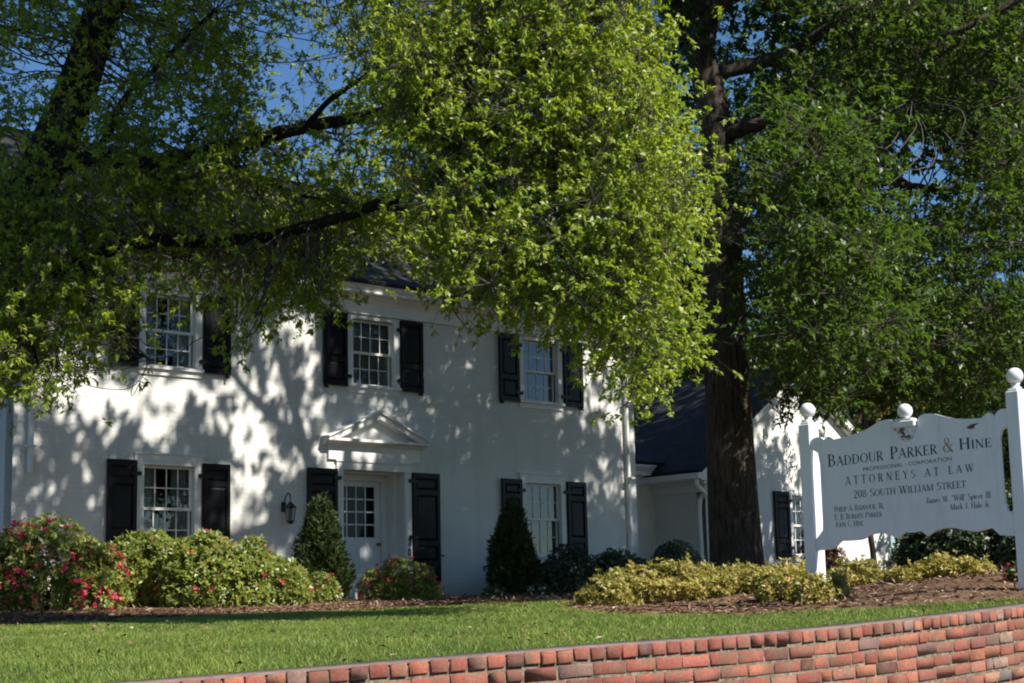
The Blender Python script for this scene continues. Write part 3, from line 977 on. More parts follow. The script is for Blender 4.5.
# casing boards on the wall face
d.box(DOOR[0] - 0.14, DOOR[0] - 0.002, -0.035, -0.001, 0, 2.2)
d.box(DOOR[1] + 0.002, DOOR[1] + 0.14, -0.035, -0.001, 0, 2.2)
d.box(DOOR[0] - 0.14, DOOR[1] + 0.14, -0.036, -0.001, 2.202, 2.33)
d.box(DOOR[0] - 0.16, DOOR[1] + 0.16, -0.055, -0.001, 2.332, 2.36)
d.build('door_frame', M['trim'], house)
d = MB()
X0, X1, Z0, Z1 = -0.517, 0.517, 0.03, 2.066
LX0, LX1, LG0, LG1 = -0.40, 0.40, 1.10, 1.97
d.box(X0, LX0, REC, REC + 0.045, Z0, Z1); d.box(LX1, X1, REC, REC + 0.045, Z0, Z1)
d.box(LX0, LX1, REC + 0.001, REC + 0.044, LG1, Z1); d.box(LX0, LX1, REC + 0.001, REC + 0.044, Z0, LG0)
for k in range(1, 4):
    xx = LX0 + (LX1 - LX0) * k / 4
    d.box(xx - 0.012, xx + 0.012, REC + 0.004, REC + 0.04, LG0, LG1)
    zz = LG0 + (LG1 - LG0) * k / 4
    d.box(LX0, LX1, REC + 0.005, REC + 0.039, zz - 0.012, zz + 0.012)
for (a, b) in ((-0.38, -0.05), (0.05, 0.38)):     # lower raised panels
    d.box(a, b, REC - 0.008, REC + 0.0005, 0.22, 0.92)
door = d.build('door', M['door'], house)
d = MB()
d.quad((LX0, REC + 0.022, LG0), (LX1, REC + 0.022, LG0), (LX1, REC + 0.022, LG1), (LX0, REC + 0.022, LG1))
d.build('pane', M['door_glass'], door)
d = MB()
d.box(-0.6, 0.6, REC + 0.2, REC + 0.24, 0, 2.3)
d.build('room', M['dark'], door)
d = MB()
d.lathe([(0.0, 0), (0.028, 0.002), (0.03, 0.02), (0.012, 0.03), (0.012, 0.05), (0.03, 0.06), (0.032, 0.08), (0.0, 0.095)], seg=12)
hd = d.build('handle', M['gold'], door)
hd.location = (0.455, REC, 0.98); hd.rotation_euler = (R(90), 0, 0)
d = MB()
d.box(-0.95, 0.95, -0.55, -0.002, -0.2, -0.02, ch=0.012); d.box(DOOR[0], DOOR[1], 0.0, REC, -0.2, 0.012)
d.build('doorstep', M['concrete'], house)

# pediment over the door
p = MB()
PW, PD = 1.075, 0.20
p.box(-PW + 0.10, PW - 0.10, -0.045, -0.001, 2.362, 2.60)
p.prism_x([(-0.001, 2.602), (-0.06, 2.602), (-0.09, 2.64), (-0.15, 2.66), (-PD, 2.665), (-PD, 2.71), (-0.001, 2.715)], -PW, PW)
p.prism([(-PW + 0.16, 2.717), (PW - 0.16, 2.717), (0, 3.10)], -0.05, -0.001)
for sgn in (-1, 1):
    pl = [(sgn * PW * 1.0, 2.717), (0, 3.175), (0, 3.075), (sgn * (PW - 0.24), 2.717)]
    p.prism(pl if sgn < 0 else pl[::-1], -PD + 0.01, -0.0012 - 0.0004 * sgn)
    pl = [(sgn * (PW + 0.03), 2.735), (0, 3.215), (0, 3.177), (sgn * PW * 1.0, 2.719)]
    p.prism(pl if sgn < 0 else pl[::-1], -PD - 0.025, -0.0012 - 0.0004 * sgn)
p.build('pediment', M['trim'], house)

# street number down the casing
def digit_strokes(ch):
    arc = lambda cx, cz, r_, a0, a1, n=10: [(cx + r_ * math.cos(R(a0 + (a1 - a0) * k / n)), cz + r_ * 1.15 * math.sin(R(a0 + (a1 - a0) * k / n))) for k in range(n + 1)]
    if ch == '2': return [arc(0, 0.36, 0.27, 170, -35) + [(-0.27, -0.62), (0.29, -0.62)]]
    if ch == '0': return [[(0.27 * math.cos(t), 0.66 * math.sin(t)) for t in np.linspace(0, 2 * math.pi, 20)]]
    return [[(0.24 * math.cos(t), 0.36 + 0.29 * math.sin(t)) for t in np.linspace(0, 2 * math.pi, 16)], [(0.29 * math.cos(t), -0.30 + 0.34 * math.sin(t)) for t in np.linspace(0, 2 * math.pi, 16)]]
for k, ch in enumerate('208'):
    n_ = MB()
    for st in digit_strokes(ch):
        n_.tube([(0.735 + x * 0.085, -0.042, 1.10 - k * 0.17 + z * 0.085 - .10) for x, z in st], 0.011, 5)
    n_.build('house_number', M['iron'], house)

# wall lantern left of the door
l = MB()
l.box(-1.90, -1.82, -0.02, -0.001, 1.46, 1.62)
l.tube(smooth_path([(-1.86, -0.02, 1.56), (-1.86, -0.06, 1.68), (-1.86, -0.13, 1.75), (-1.86, -0.19, 1.73), (-1.86, -0.20, 1.66)], 5), 0.010, 6)
l.lathe([(0.006, 1.66), (0.010, 1.62), (0.03, 1.60), (0.095, 1.53), (0.10, 1.515), (0.06, 1.51)], -1.86, -0.20, 8, smooth=False)
for k in range(4):
    a = R(45 + 90 * k)
    l.tube([(-1.86 + 0.088 * math.cos(a), -0.20 + 0.088 * math.sin(a), 1.515), (-1.86 + 0.055 * math.cos(a), -0.20 + 0.055 * math.sin(a), 1.30)], 0.008, 5)
l.lathe([(0.03, 1.255), (0.062, 1.29), (0.062, 1.305), (0.02, 1.31)], -1.86, -0.20, 8, smooth=False)
lan = l.build('wall_lantern', M['iron'], house)
l = MB()
l.lathe([(0.048, 1.31), (0.08, 1.512)], -1.86, -0.20, 4, smooth=False)
l.build('pane', M['lamp_glass'], lan)
l = MB()
l.lathe([(0.012, 1.312), (0.012, 1.40), (0.004, 1.43)], -1.86, -0.20, 8)
l.build('bulb', M['trim'], lan)

# downspouts of the main block
def downspout(pts, w_=0.085):
    m = MB()
    m.tube(smooth_path(pts, 5), w_ / 2, 10)
    for zz in (0.8, 2.3, 3.8):
        if pts[-1][2] < zz < pts[0][2] - 0.5:
            x, y = pts[-1][0], pts[-1][1]
            m.box(x - 0.065, x + 0.065, y - 0.05, y + 0.07, zz - 0.015, zz + 0.015)
    return m.build('downspout', M['trim'], house)
downspout([(6.24, -0.36, 5.30), (6.24, -0.36, 5.18), (6.22, -0.12, 4.98), (6.22, -0.07, 4.80), (6.22, -0.07, 2.5), (6.22, -0.07, 0.12), (6.22, -0.16, 0.04)])
downspout([(-6.32, -0.36, 5.30), (-6.32, -0.36, 5.18), (-6.32, -0.12, 4.98), (-6.32, -0.07, 4.80), (-6.32, -0.07, 2.5), (-6.32, -0.07, 1.92)])

# link to the wing, set back
m_ = MB()
lx0, lx1, ly = XR + 0.001, 8.55, 1.42
wall_with_openings(m_, lx0, lx1, -0.6, 2.50, [(6.68, 7.62, 0.85, 2.12)], y=ly)
m_.build('wall', M['brick_white'], house)
add_window(7.15, 0.85, 2.12, 0.47, ly, None, cols=3)
m_ = MB()
m_.box(lx0, lx1 - 0.05, ly - 0.05, ly - 0.001, 2.32, 2.52)
m_.box(lx0, lx1 - 0.10, ly - 0.26, ly - 0.001, 2.522, 2.60)
m_.prism_x([(ly - 0.24, 2.602), (ly - 0.36, 2.70), (ly - 0.36, 2.73), (ly - 0.001, 2.73), (ly - 0.001, 2.602)], lx0, lx1 - 0.28)
m_.build('cornice', M['trim'], house)
roof_slab('roof', (ly - 0.34, 2.735), (ly + 2.6, 4.0), lx0, 9.6)

# gabled wing
WX0, WX1, WD, WH, WR = 8.55, 14.95, 9.5, 2.62, 4.86
WC = 0.5 * (WX0 + WX1)
m_ = MB()
wall_with_openings(m_, WX0, WX1, -0.6, WH, [(WC - 0.48, WC + 0.48, 0.85, 2.12)])
m_.prism([(WX0, WH + 0.001), (WX1, WH + 0.001), (WX1, WH + 0.05), (WC, WR - 0.10), (WX0, WH + 0.05)], 0.0, 0.24)
m_.box(WX0, WX0 + 0.24, 0.242, WD, -0.6, WH)
m_.box(WX1 - 0.24, WX1, 0.242, WD, -0.6, WH)
m_.box(WX0 + 0.242, WX1 - 0.242, WD - 0.24, WD, -0.6, WH)
m_.prism([(WX0, WH + 0.001), (WX1, WH + 0.001), (WC, WR - 0.10)], WD - 0.24, WD)
m_.build('wall', M['brick_white'], house)
add_window(WC, 0.85, 2.12, 0.48, 0, 'blind')
add_shutter(WC - 1.03, WC - 0.535, 0.80, 2.20, 0, True, (0.24, 0.78))
add_shutter(WC + 0.535, WC + 1.03, 0.80, 2.20, 0, False, (0.24, 0.78))
def roof_x(x_lo, z_lo, x_hi, z_hi, y0, y1, thick=0.07):
    m = MB()
    L = math.hypot(x_hi - x_lo, z_hi - z_lo)
    nx, nz = -(z_hi - z_lo) / L, (x_hi - x_lo) / L
    if nz < 0: nx, nz = -nx, -nz
    m.prism([(x_lo, z_lo), (x_hi, z_hi), (x_hi + nx * thick, z_hi + nz * thick), (x_lo + nx * thick, z_lo + nz * thick)], y0, y1)
    return m.build('roof', M['shingle'], house, uv=lambda co: (co.y, math.hypot(co.x - x_lo, co.z - z_lo)))
sl = (WR - WH) / (WC - WX0)
OV = 0.32
roof_x(WX0 - OV, WH + 0.10 - OV * sl, WC, WR + 0.10, -0.22, WD + 0.2)
roof_x(WX1 + OV, WH + 0.10 - OV * sl, WC + 0.001, WR + 0.10, -0.22, WD + 0.2)
for sgn, xe in ((-1, WX0), (1, WX1)):
    b_ = MB()
    pl = [(xe + sgn * OV, WH - OV * sl - 0.06), (WC, WR - 0.08), (WC, WR + 0.095), (xe + sgn * OV, WH + 0.095 - OV * sl)]
    b_.prism(pl[::-1] if sgn < 0 else pl, -0.20, -0.12 + 0.001 * sgn)
    pl = [(xe, WH - 0.10), (WC, WR - 0.16), (WC, WR - 0.085), (xe, WH - 0.03)]
    b_.prism(pl[::-1] if sgn < 0 else pl, -0.119, -0.002)
    b_.build('rake_board', M['trim'], house)
    b_ = MB()   # boxed eave with its moulding along the side wall, returning round the corner
    e0, e1 = sorted((xe + sgn * 0.001, xe + sgn * OV))
    b_.box(e0, e1, -0.195, WD, WH - OV * sl - 0.06, WH - OV * sl + 0.0)
    e0, e1 = sorted((xe + sgn * 0.001, xe + sgn * 0.06))
    b_.box(e0, e1, -0.05, WD, WH - 0.50, WH - OV * sl - 0.062)
    e0, e1 = sorted((xe + sgn * 0.001, xe + sgn * 0.14))
    b_.box(e0, e1, -0.10, WD, WH - 0.34, WH - OV * sl - 0.063)
    e0, e1 = sorted((xe + sgn * (OV + 0.001), xe + sgn * (OV + 0.11)))
    b_.box(e0, e1, -0.21, WD, WH - OV * sl - 0.03, WH - OV * sl + 0.085)
    b_.build('cornice', M['trim'], house)
downspout([(WX0 - 0.36, -0.10, 2.36), (WX0 - 0.34, -0.10, 2.22), (WX0 - 0.08, -0.08, 2.06), (WX0 - 0.07, 0.10, 1.9), (WX0 - 0.07, 0.10, 0.9), (WX0 - 0.07, 0.10, 0.05)], 0.10)
downspout([(WX0 - 0.02, -0.16, 2.30), (WX0 + 0.10, -0.10, 2.15), (WX0 + 0.12, -0.07, 1.95), (WX0 + 0.12, -0.07, 0.9), (WX0 + 0.12, -0.07, 0.05)], 0.10)

# ------------------------------------------------------------------ trees
WORLD_SPACE = True
def pix_pts(poly, n, y0, y1, gaps=(), ybias=None):
    """n points whose sight lines fall inside an outline of the photograph, spread over a real depth range"""
    poly = np.array(poly, float)
    out = []
    while sum(len(o) for o in out) < n:
        U = rng.uniform(poly[:, 0].min(), poly[:, 0].max(), n * 2)
        Vv = rng.uniform(poly[:, 1].min(), poly[:, 1].max(), n * 2)
        k = in_poly(U, Vv, poly)
        for (gx, gy, rx, ry, pr) in gaps:
            q = ((U - gx) / rx) ** 2 + ((Vv - gy) / ry) ** 2
            k &= ~((q < 1) & (rng.random(len(U)) < pr))
        U, Vv = U[k], Vv[k]
        Y = rng.uniform(y0, y1, len(U)) if ybias is None else ybias(U, Vv, rng.uniform(0, 1, len(U)))
        out.append(np.array([at(a, b, c) for a, b, c in zip(U, Vv, Y)]).reshape(-1, 3))
    return np.vstack(out)[:n]

class Tree:
    def __init__(self, name, base, label, cat, bark, leaf, group=None):
        self.root = tag(empty(name, base), label, cat, group)
        self.limbs, self.wood, self.leaf, self.twigs = [], [], Arr(), Arr()
        self.bark, self.leafm = bark, leaf
    def limb(self, pts, r0, r1, seg=10, name='limb', wob=0.03):
        P = smooth_path(pts, 6)
        n = len(P)
        j = np.cumsum(rng.normal(0, wob, (n, 3)), 0) * 0.35
        j -= np.linspace(0, 1, n)[:, None] * j[-1]
        P = P + j * 0.6
        t = np.linspace(0, 1, n)
        r_ = r0 + (r1 - r0) * t ** 0.8
        r_ = r_ * (1 + rng.normal(0, 0.035, n))
        self.limbs.append((P, r_))
        a = Arr(); a.tube(P, r_, seg)
        self.wood.append((name, a))
        return P
    def nearest(self, C):
        allP = np.vstack([p for p, _ in self.limbs]); allr = np.concatenate([r_ for _, r_ in self.limbs])
        idx = np.array([np.argmin(((allP - c) ** 2).sum(1)) for c in C])
        return allP[idx], allr[idx]
    def clumps(self, C, ns, sig, nleaf, tw, L, W, droop=0.25, upn=0.7, branch=True, twig=True, flat=1.0, twr=0.0016, face=(0, 0, 1.0)):
        """a clump is a branchlet from the nearest limb that ends in a spread of leafy twigs"""
        if branch:
            Q, r_ = self.nearest(C)
            for c, q, rr in zip(C, Q, r_):
                dist = np.linalg.norm(c - q)
                if dist > 4.5 or dist < 0.05: continue
                m1 = q + (c - q) * 0.35 + rng.normal(0, 0.10 * dist, 3)
                m2 = q + (c - q) * 0.7 + rng.normal(0, 0.08 * dist, 3)
                if dist > 1.0 and rng.random() < 0.45: continue
                rb = min(rr * 0.4, 0.004 + 0.007 * dist)
                P = smooth_path([q, m1, m2, c], 5)
                self.twigs.tube(P, np.linspace(rb, 0.005, len(P)), 5)
        off = rng.normal(size=(len(C), ns, 3)) * sig * np.array([1, 1, flat])
        S_ = (C[:, None] + off)
        S2 = S_.reshape(-1, 3)
        Cr = np.repeat(C, ns, 0)
        if twig:
            self.twigs.segs(Cr + (S2 - Cr) * 0.05, S2, 0.002 + twr, twr)
        sprays(S2, nleaf, tw, L, W, self.leaf, self.twigs if twig else None, droop, upn, axis=unit(S2 - Cr) * 0.7, twr=twr, face=face)
    def sprays_at(self, C, nleaf, tw, L, W, droop=0.25, upn=0.7):
        sprays(C, nleaf, tw, L, W, self.leaf, None, droop, upn)
    def finish(self):
        for nm, a in self.wood:
            a.build(nm, self.bark, self.root, smooth=True)
        V, Fq = self.leaf.get(); mi = np.zeros(len(Fq), np.int32)
        if self.twigs.n:
            V2, F2 = self.twigs.get()
            Fq = np.vstack([Fq, F2 + len(V)]); V = np.vstack([V, V2]); mi = np.concatenate([mi, np.ones(len(F2), np.int32)])
        raw_mesh('crown', V, Fq, [self.leafm, M['twig']], self.root, mi=mi)
        return self.root

def ell_pts(c, r, n, shell=0.35):
    d = unit(rng.normal(size=(n, 3)))
    k = rng.uniform(shell, 1, (n, 1)) ** 0.6
    return np.array(c) + d * k * np.array(r)

# --- the oak at the left whose limbs cross in front of the house
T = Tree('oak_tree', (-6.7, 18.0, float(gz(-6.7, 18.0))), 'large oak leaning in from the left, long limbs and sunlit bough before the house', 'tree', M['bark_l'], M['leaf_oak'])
T.limb([(-6.7, 18, -0.1), (-6.62, 18, 0.5), (-6.5, 18, 1.6), (-6.15, 18, 3.0), at(0, 245, 18), at(60, 130, 18), at(106, 0, 18), (-4.0, 17.6, 8.7), (-3.3, 16.8, 10.8), (-3.0, 16.0, 12.6)], 0.44, 0.12, 16, 'trunk', 0.02)
T.limbs[-1][1][:4] *= np.array([1.5, 1.25, 1.1, 1.03])
T.limb([at(5, 205, 18), at(40, 172, 17.8), at(90, 161, 17.6), at(150, 168, 17.3), at(205, 158, 17.1), at(250, 146, 16.9), at(305, 132, 16.6), at(352, 124, 16.4), at(398, 111, 16.1), at(428, 82, 15.8), at(470, 60, 15.4), at(530, 30, 15.0), at(590, -10, 14.6)], 0.115, 0.03)
T.limb([at(-6, 262, 18), at(50, 270, 17.7), at(95, 258, 17.4), at(140, 246, 17.1), at(200, 243, 16.8), at(260, 241, 16.4), at(330, 226, 16.0), at(392, 206, 15.7), at(440, 183, 15.4), at(478, 172, 15.2), at(520, 163, 15.0), at(575, 150, 14.8), at(640, 160, 14.6)], 0.10, 0.025)
T.limb([at(388, 207, 15.8), at(420, 205, 15.6), at(452, 197, 15.5), at(500, 215, 15.3), at(560, 250, 15.0), at(610, 300, 14.8), at(640, 345, 14.7)], 0.05, 0.014)
T.limb([at(520, 163, 15.0), at(560, 195, 14.6), at(610, 220, 14.3), at(665, 240, 14.1)], 0.035, 0.012)
T.limb([at(95, 158, 17.6), at(112, 130, 17.4), at(128, 98, 17.3), at(140, 84, 17.2), at(175, 50, 17), at(215, 10, 16.6)], 0.05, 0.02)
T.limb([at(210, 158, 17.1), at(255, 175, 16.9), at(300, 196, 16.8), at(345, 203, 16.6)], 0.035, 0.012)
T.limb([at(300, 132, 16.6), at(330, 100, 16.3), at(390, 60, 15.9), at(440, 10, 15.4)], 0.04, 0.015)
T.limb([at(60, 265, 17.6), at(95, 300, 17.2), at(120, 340, 16.9), at(150, 360, 16.8)], 0.04, 0.01)
T.limb([at(20, 180, 17.8), at(10, 240, 17.3), at(25, 320, 16.9), at(40, 370, 16.8)], 0.05, 0.012)
T.limb([at(95, 40, 18), (-2.6, 16.5, 9.0), (-0.8, 15.2, 10.2), (0.6, 14.4, 10.8)], 0.13, 0.04)
T.limb([(-4.0, 17.6, 8.7), (-5.0, 15.5, 10.2), (-5.6, 13.6, 11.2)], 0.12, 0.04)
T.limb([(-3.3, 16.8, 10.8), (-1.8, 15.0, 12.0), (-0.6, 13.8, 12.8)], 0.1, 0.03)
# sunlit bough
BOUGH = [(385, -30), (634, -30), (636, 30), (640, 55), (664, 95), (672, 150), (686, 190), (676, 235), (680, 290), (672, 330), (662, 345), (652, 366), (640, 384), (626, 366), (606, 336), (570, 318), (530, 312), (500, 298), (465, 282), (440, 252), (425, 230), (405, 190), (395, 120)]
g1 = [(585, 245, 22, 16, .7), (610, 335, 20, 14, .5), (480, 210, 26, 16, .5)]
C = pix_pts(BOUGH, 520, 13.6, 16.0, g1)
T.clumps(C, 17, 0.20, 15, 0.20, 0.054, 0.027, droop=0.45, upn=0.45, face=(0.55, -0.6, 0.55))
# top of the bough, above the picture
C = np.vstack([ell_pts((0.5, 14.6, 6.6), (1.7, 1.4, 1.0), 90)])
T.clumps(C, 10, 0.24, 12, 0.22, 0.075, 0.03)
# shaded sprays over the left half
LEFT = [(-40, -30), (400, -30), (405, 120), (420, 220), (445, 275), (420, 262), (395, 255), (350, 285), (300, 292), (285, 262), (235, 300), (228, 262), (160, 258), (120, 285), (95, 330), (60, 372), (20, 372), (-40, 390)]
g2 = [(65, 74, 40, 26, .97), (105, 60, 22, 60, .5), (30, 78, 30, 20, .9), (75, 125, 16, 11, .85), (305, 85, 58, 26, .94), (350, 72, 32, 22, .92), (270, 115, 26, 16, .7), (310, 35, 26, 30, .6), (250, 20, 26, 20, .6), (382, 160, 34, 16, .88), (397, 184, 26, 14, .88), (335, 160, 30, 12, .6), (190, 95, 20, 10, .6), (20, 60, 20, 14, .7), (215, 140, 14, 8, .6), (370, 240, 45, 28, .5), (400, 280, 40, 22, .8)]
C = pix_pts(LEFT, 600, 16.0, 19.4, g2)
T.clumps(C, 12, 0.19, 13, 0.18, 0.060, 0.028, droop=0.35, upn=0.5, face=(0.2, -0.3, 0.9))
LOW = [(-40, 250), (60, 245), (250, 235), (400, 225), (440, 275), (400, 268), (330, 292), (300, 300), (240, 325), (225, 288), (150, 276), (112, 300), (90, 335), (60, 385), (20, 385), (-40, 400)]
C = pix_pts(LOW, 120, 16.2, 18.6, [(370, 262, 60, 22, .9)])
T.clumps(C, 9, 0.17, 11, 0.18, 0.068, 0.032, droop=0.6, upn=0.5)
# single hanging sprays in front of the wall
H = []
for (u, v, n) in ((230, 320, 7), (240, 345, 4), (215, 290, 4), (262, 300, 5), (300, 300, 8), (320, 285, 5), (55, 385, 9), (25, 380, 10), (85, 360, 7), (165, 330, 1), (143, 377, 2), (118, 325, 3), (10, 350, 9), (190, 300, 4), (135, 300, 4), (450, 290, 6), (440, 305, 3), (470, 310, 5), (500, 318, 4), (520, 326, 3), (560, 330, 4), (600, 350, 5), (640, 398, 3), (625, 385, 4), (96, 335, 5), (325, 308, 3), (270, 310, 4), (655, 385, 3), (690, 350, 4)):
    for _ in range(n): H.append(at(u + rng.normal(0, 8), v + rng.normal(0, 8), rng.uniform(15.2, 16.6)))
T.clumps(np.array(H), 3, 0.10, 10, 0.16, 0.064, 0.026, droop=0.8)
# upper crown, above the picture, which keeps the limbs below in shade
C = np.vstack([ell_pts((-4.5, 15.5, 10.5), (2.8, 2.6, 2.2), 150), ell_pts((-1.6, 14.0, 11.0), (2.6, 2.2, 1.8), 150), ell_pts((0.3, 13.0, 11.6), (1.6, 1.6, 1.2), 60), ell_pts((-3.2, 13.6, 9.2), (2.4, 1.6, 1.4), 90), ell_pts((-0.6, 15.6, 9.0), (1.5, 1.2, 1.0), 60), ell_pts((0.4, 14.6, 10.3), (1.3, 1.1, 1.0), 55), ell_pts((-2.2, 16.8, 10.8), (2.2, 1.6, 1.4), 80), ell_pts((-0.8, 14.2, 9.8), (1.9, 1.5, 1.1), 110), ell_pts((-3.0, 15.2, 10.0), (2.2, 1.5, 1.2), 100)])
T.clumps(C, 9, 0.36, 14, 0.3, 0.14, 0.068, twig=False)
T.finish()

# --- the big tree by the wing
BX, BY = 3.12, 24.0
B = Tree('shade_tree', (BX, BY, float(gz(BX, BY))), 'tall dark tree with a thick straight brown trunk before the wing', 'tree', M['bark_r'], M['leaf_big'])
P = B.limb([(BX + 0.05, BY, 0.0), (BX + 0.03, BY, 0.5), at(733, 500, BY), at(728, 400, BY), at(724, 300, BY), at(722, 200, BY), at(715, 120, BY), at(700, 50, BY), at(690, 0, BY)], 0.40, 0.25, 20, 'trunk', 0.008)
B.limbs[-1][1][:] = np.interp(np.linspace(0, 1, len(P)), [0, 0.05, 0.12, 0.3, 0.55, 0.75, 1], [0.56, 0.46, 0.395, 0.35, 0.29, 0.24, 0.20])
B.wood[-1][1].V.clear(); B.wood[-1][1].F.clear(); B.wood[-1][1].n = 0
B.wood[-1][1].tube(P, B.limbs[-1][1], 22)
B.limb([at(690, 40, BY), at(680, 0, BY), at(672, -40, BY - .2), (1.9, 23.4, 11.5), (1.4, 22.6, 13.5)], 0.17, 0.06)
B.limb([at(700, 60, BY), at(712, 10, BY), at(722, -40, BY + .2), (3.6, 24.0, 12.0), (3.9, 23.6, 14.5)], 0.17, 0.06)
B.limb([at(690, 30, BY), at(658, -10, BY), (1.4, 23.2, 10.2), (0.2, 22.4, 11.4)], 0.11, 0.04)
B.limb([at(716, 140, BY), at(745, 128, BY - .3), at(775, 120, BY - .6), at(815, 95, BY - 1.0), at(850, 40, BY - 1.4), at(890, -15, BY - 2), (7.4, 21.4, 9.6)], 0.13, 0.05)
B.limb([at(705, 75, BY), at(770, 60, BY), at(810, 40, BY - .3), at(850, 8, BY - .6), (6.0, 23.0, 9.8), (8.2, 22, 11.2)], 0.12, 0.05)
B.limb([at(720, 215, BY), at(760, 190, BY + .5), at(830, 178, BY + 1), at(880, 172, BY + 1.5), at(930, 190, BY + 2), at(985, 180, BY + 2)], 0.10, 0.03)
B.limb([at(842, 118, BY - .9), at(860, 128, BY - 1.0), at(882, 138, BY - 1.2)], 0.065, 0.05, wob=0.01)
B.limb([at(850, 172, BY + 1), at(885, 184, BY + 1), at(935, 190, BY + 1), at(990, 230, BY + .5)], 0.07, 0.02)
B.limb([at(1024, -5, 21), at(985, 15, 21), at(945, 35, 21), at(925, 60, 21), at(912, 100, 21.2)], 0.05, 0.02)
B.limb([at(722, 250, BY), at(700, 230, BY - 1), at(690, 210, BY - 2)], 0.05, 0.02)
B.limb([at(722, 270, BY), at(770, 265, BY - .6), at(820, 285, BY - 1.2), at(870, 300, BY - 1.6)], 0.07, 0.02)
B.limb([at(725, 310, BY), at(760, 320, BY - .8), at(800, 345, BY - 1.4)], 0.05, 0.015)
B.limb([at(1060, 250, 23), at(985, 245, 23.4), at(930, 270, 24), at(885, 300, 24)], 0.08, 0.02)
B.limb([(2.9, 24, 8.6), (5.5, 21.5, 10.5), (8.0, 19.5, 11.5)], 0.14, 0.05)
B.limb([(2.9, 24, 8.8), (6.5, 24.5, 11.0), (10.5, 24.0, 12.0)], 0.14, 0.05)
B.limb([(2.9, 24, 8.8), (3.6, 20.5, 11.0), (4.8, 17.5, 11.5)], 0.13, 0.05)
RIGHT = [(775, -30), (1070, -30), (1070, 420), (1000, 385), (955, 405), (900, 385), (850, 395), (830, 400), (800, 385), (790, 345), (790, 250), (785, 150), (775, 100), (765, 30)]
g3 = [(905, 190, 62, 40, .97), (945, 180, 46, 30, .92), (985, 180, 26, 14, .6), (800, 50, 36, 24, .9), (780, 30, 34, 26, .9), (945, 290, 44, 46, .96), (1000, 230, 20, 16, .6), (855, 110, 18, 10, .5), (760, 15, 40, 16, .8), (840, 45, 18, 8, .5), (700, 40, 40, 50, .8), (724, 220, 24, 150, .85), (800, 250, 20, 16, .5)]
C = pix_pts(RIGHT, 440, 20.5, 28.5, g3)
B.clumps(C, 27, 0.40, 13, 0.24, 0.092, 0.046, droop=0.3, twr=0.002, flat=0.55)
BEHIND = [(640, -20), (740, -20), (740, 330), (700, 350), (655, 330), (640, 200)]
C = pix_pts(BEHIND, 70, 26.5, 29.5)
B.clumps(C, 24, 0.40, 13, 0.24, 0.10, 0.05, droop=0.3, flat=0.6, branch=False)
# sprays that reach out towards the street and catch the sun
OUT = [(775, 130), (800, 105), (880, 140), (900, 200), (870, 250), (880, 300), (900, 350), (860, 385), (800, 360), (785, 330), (778, 250)]
C = pix_pts(OUT, 64, 16.8, 19.6, [(800, 200, 30, 24, .8), (905, 190, 40, 24, .9)])
B.clumps(C, 26, 0.30, 13, 0.22, 0.082, 0.040, droop=0.3, twr=0.002, flat=0.6)
C = pix_pts([(735, 110), (765, 120), (770, 330), (745, 345), (728, 250)], 12, 21.5, 23.2)
B.clumps(C, 18, 0.26, 13, 0.22, 0.082, 0.040, droop=0.3, twr=0.002, flat=0.6)
# leaves hanging before the trunk and over the wing roof
TR = [(778, 190), (790, 190), (800, 300), (850, 370), (845, 400), (790, 395), (785, 375), (778, 330)]
C = pix_pts(TR, 70, 20.5, 23.4)
B.clumps(C, 10, 0.24, 13, 0.24, 0.085, 0.036, droop=0.4, twr=0.002)

# --- the high crown: its shade lies on the house front, apart from the spots the photograph shows lit
LIT = [(60, 375, 30, 32, .55), (95, 392, 26, 18, .6), (45, 440, 20, 26, .35), (150, 395, 40, 22, .75), (205, 385, 44, 18, .8), (252, 372, 30, 24, .5), (285, 345, 26, 26, .5), (212, 322, 16, 14, .7), (300, 312, 16, 14, .7), (130, 425, 44, 20, .45), (230, 425, 34, 22, .5), (265, 465, 34, 34, .45), (225, 500, 22, 30, .5), (245, 525, 22, 22, .5), (300, 425, 18, 44, .6), (312, 385, 14, 30, .6),
       (362, 456, 26, 9, .95), (330, 452, 14, 14, .7), (385, 418, 30, 9, .45), (360, 438, 20, 8, .6), (405, 442, 12, 8, .6), (378, 385, 14, 8, .5), (425, 402, 10, 10, .35), (432, 325, 10, 12, .35), (456, 330, 7, 14, .4), (480, 505, 8, 34, .45), (350, 540, 9, 8, .5),
       (600, 372, 26, 34, .65), (590, 350, 14, 18, .6), (575, 420, 34, 18, .4), (560, 335, 40, 8, .4), (610, 405, 16, 30, .5), (612, 505, 18, 40, .7), (590, 490, 14, 22, .5), (618, 545, 14, 20, .7), (628, 480, 10, 60, .6), (545, 402, 10, 8, .4),
       (780, 470, 36, 90, .6), (770, 440, 26, 40, .6), (845, 440, 60, 60, .9), (860, 550, 34, 34, .95), (760, 540, 14, 40, .7), (815, 520, 30, 50, .7), (800, 400, 40, 30, .7), (870, 480, 26, 40, .8), (690, 400, 40, 40, .10)]
n = 21000
sx = rng.uniform(-8.6, 15.6, n); szz = rng.uniform(-0.2, 8.6, n)
szz = np.where((sx > 7) & (szz > 5.5), rng.uniform(0, 5.5, n), szz)
FP = HO + HS * sx[:, None] + HZ * np.array([0, 0, 1.0]) + np.array([0, 0, 1.0]) * szz[:, None]
FP = FP - HN * (np.clip(szz - 5.3, 0, 3) * 1.4)[:, None]
k_ = 2600
rx_ = rng.uniform(6.4, 11.9, k_); ry_ = rng.uniform(-0.3, 8.5, k_)
RP = HO + HS * rx_[:, None] - HN * ry_[:, None] + np.array([0, 0, 1.0]) * (2.7 + np.clip(rx_ - 8.3, 0, 9) * .69)[:, None]
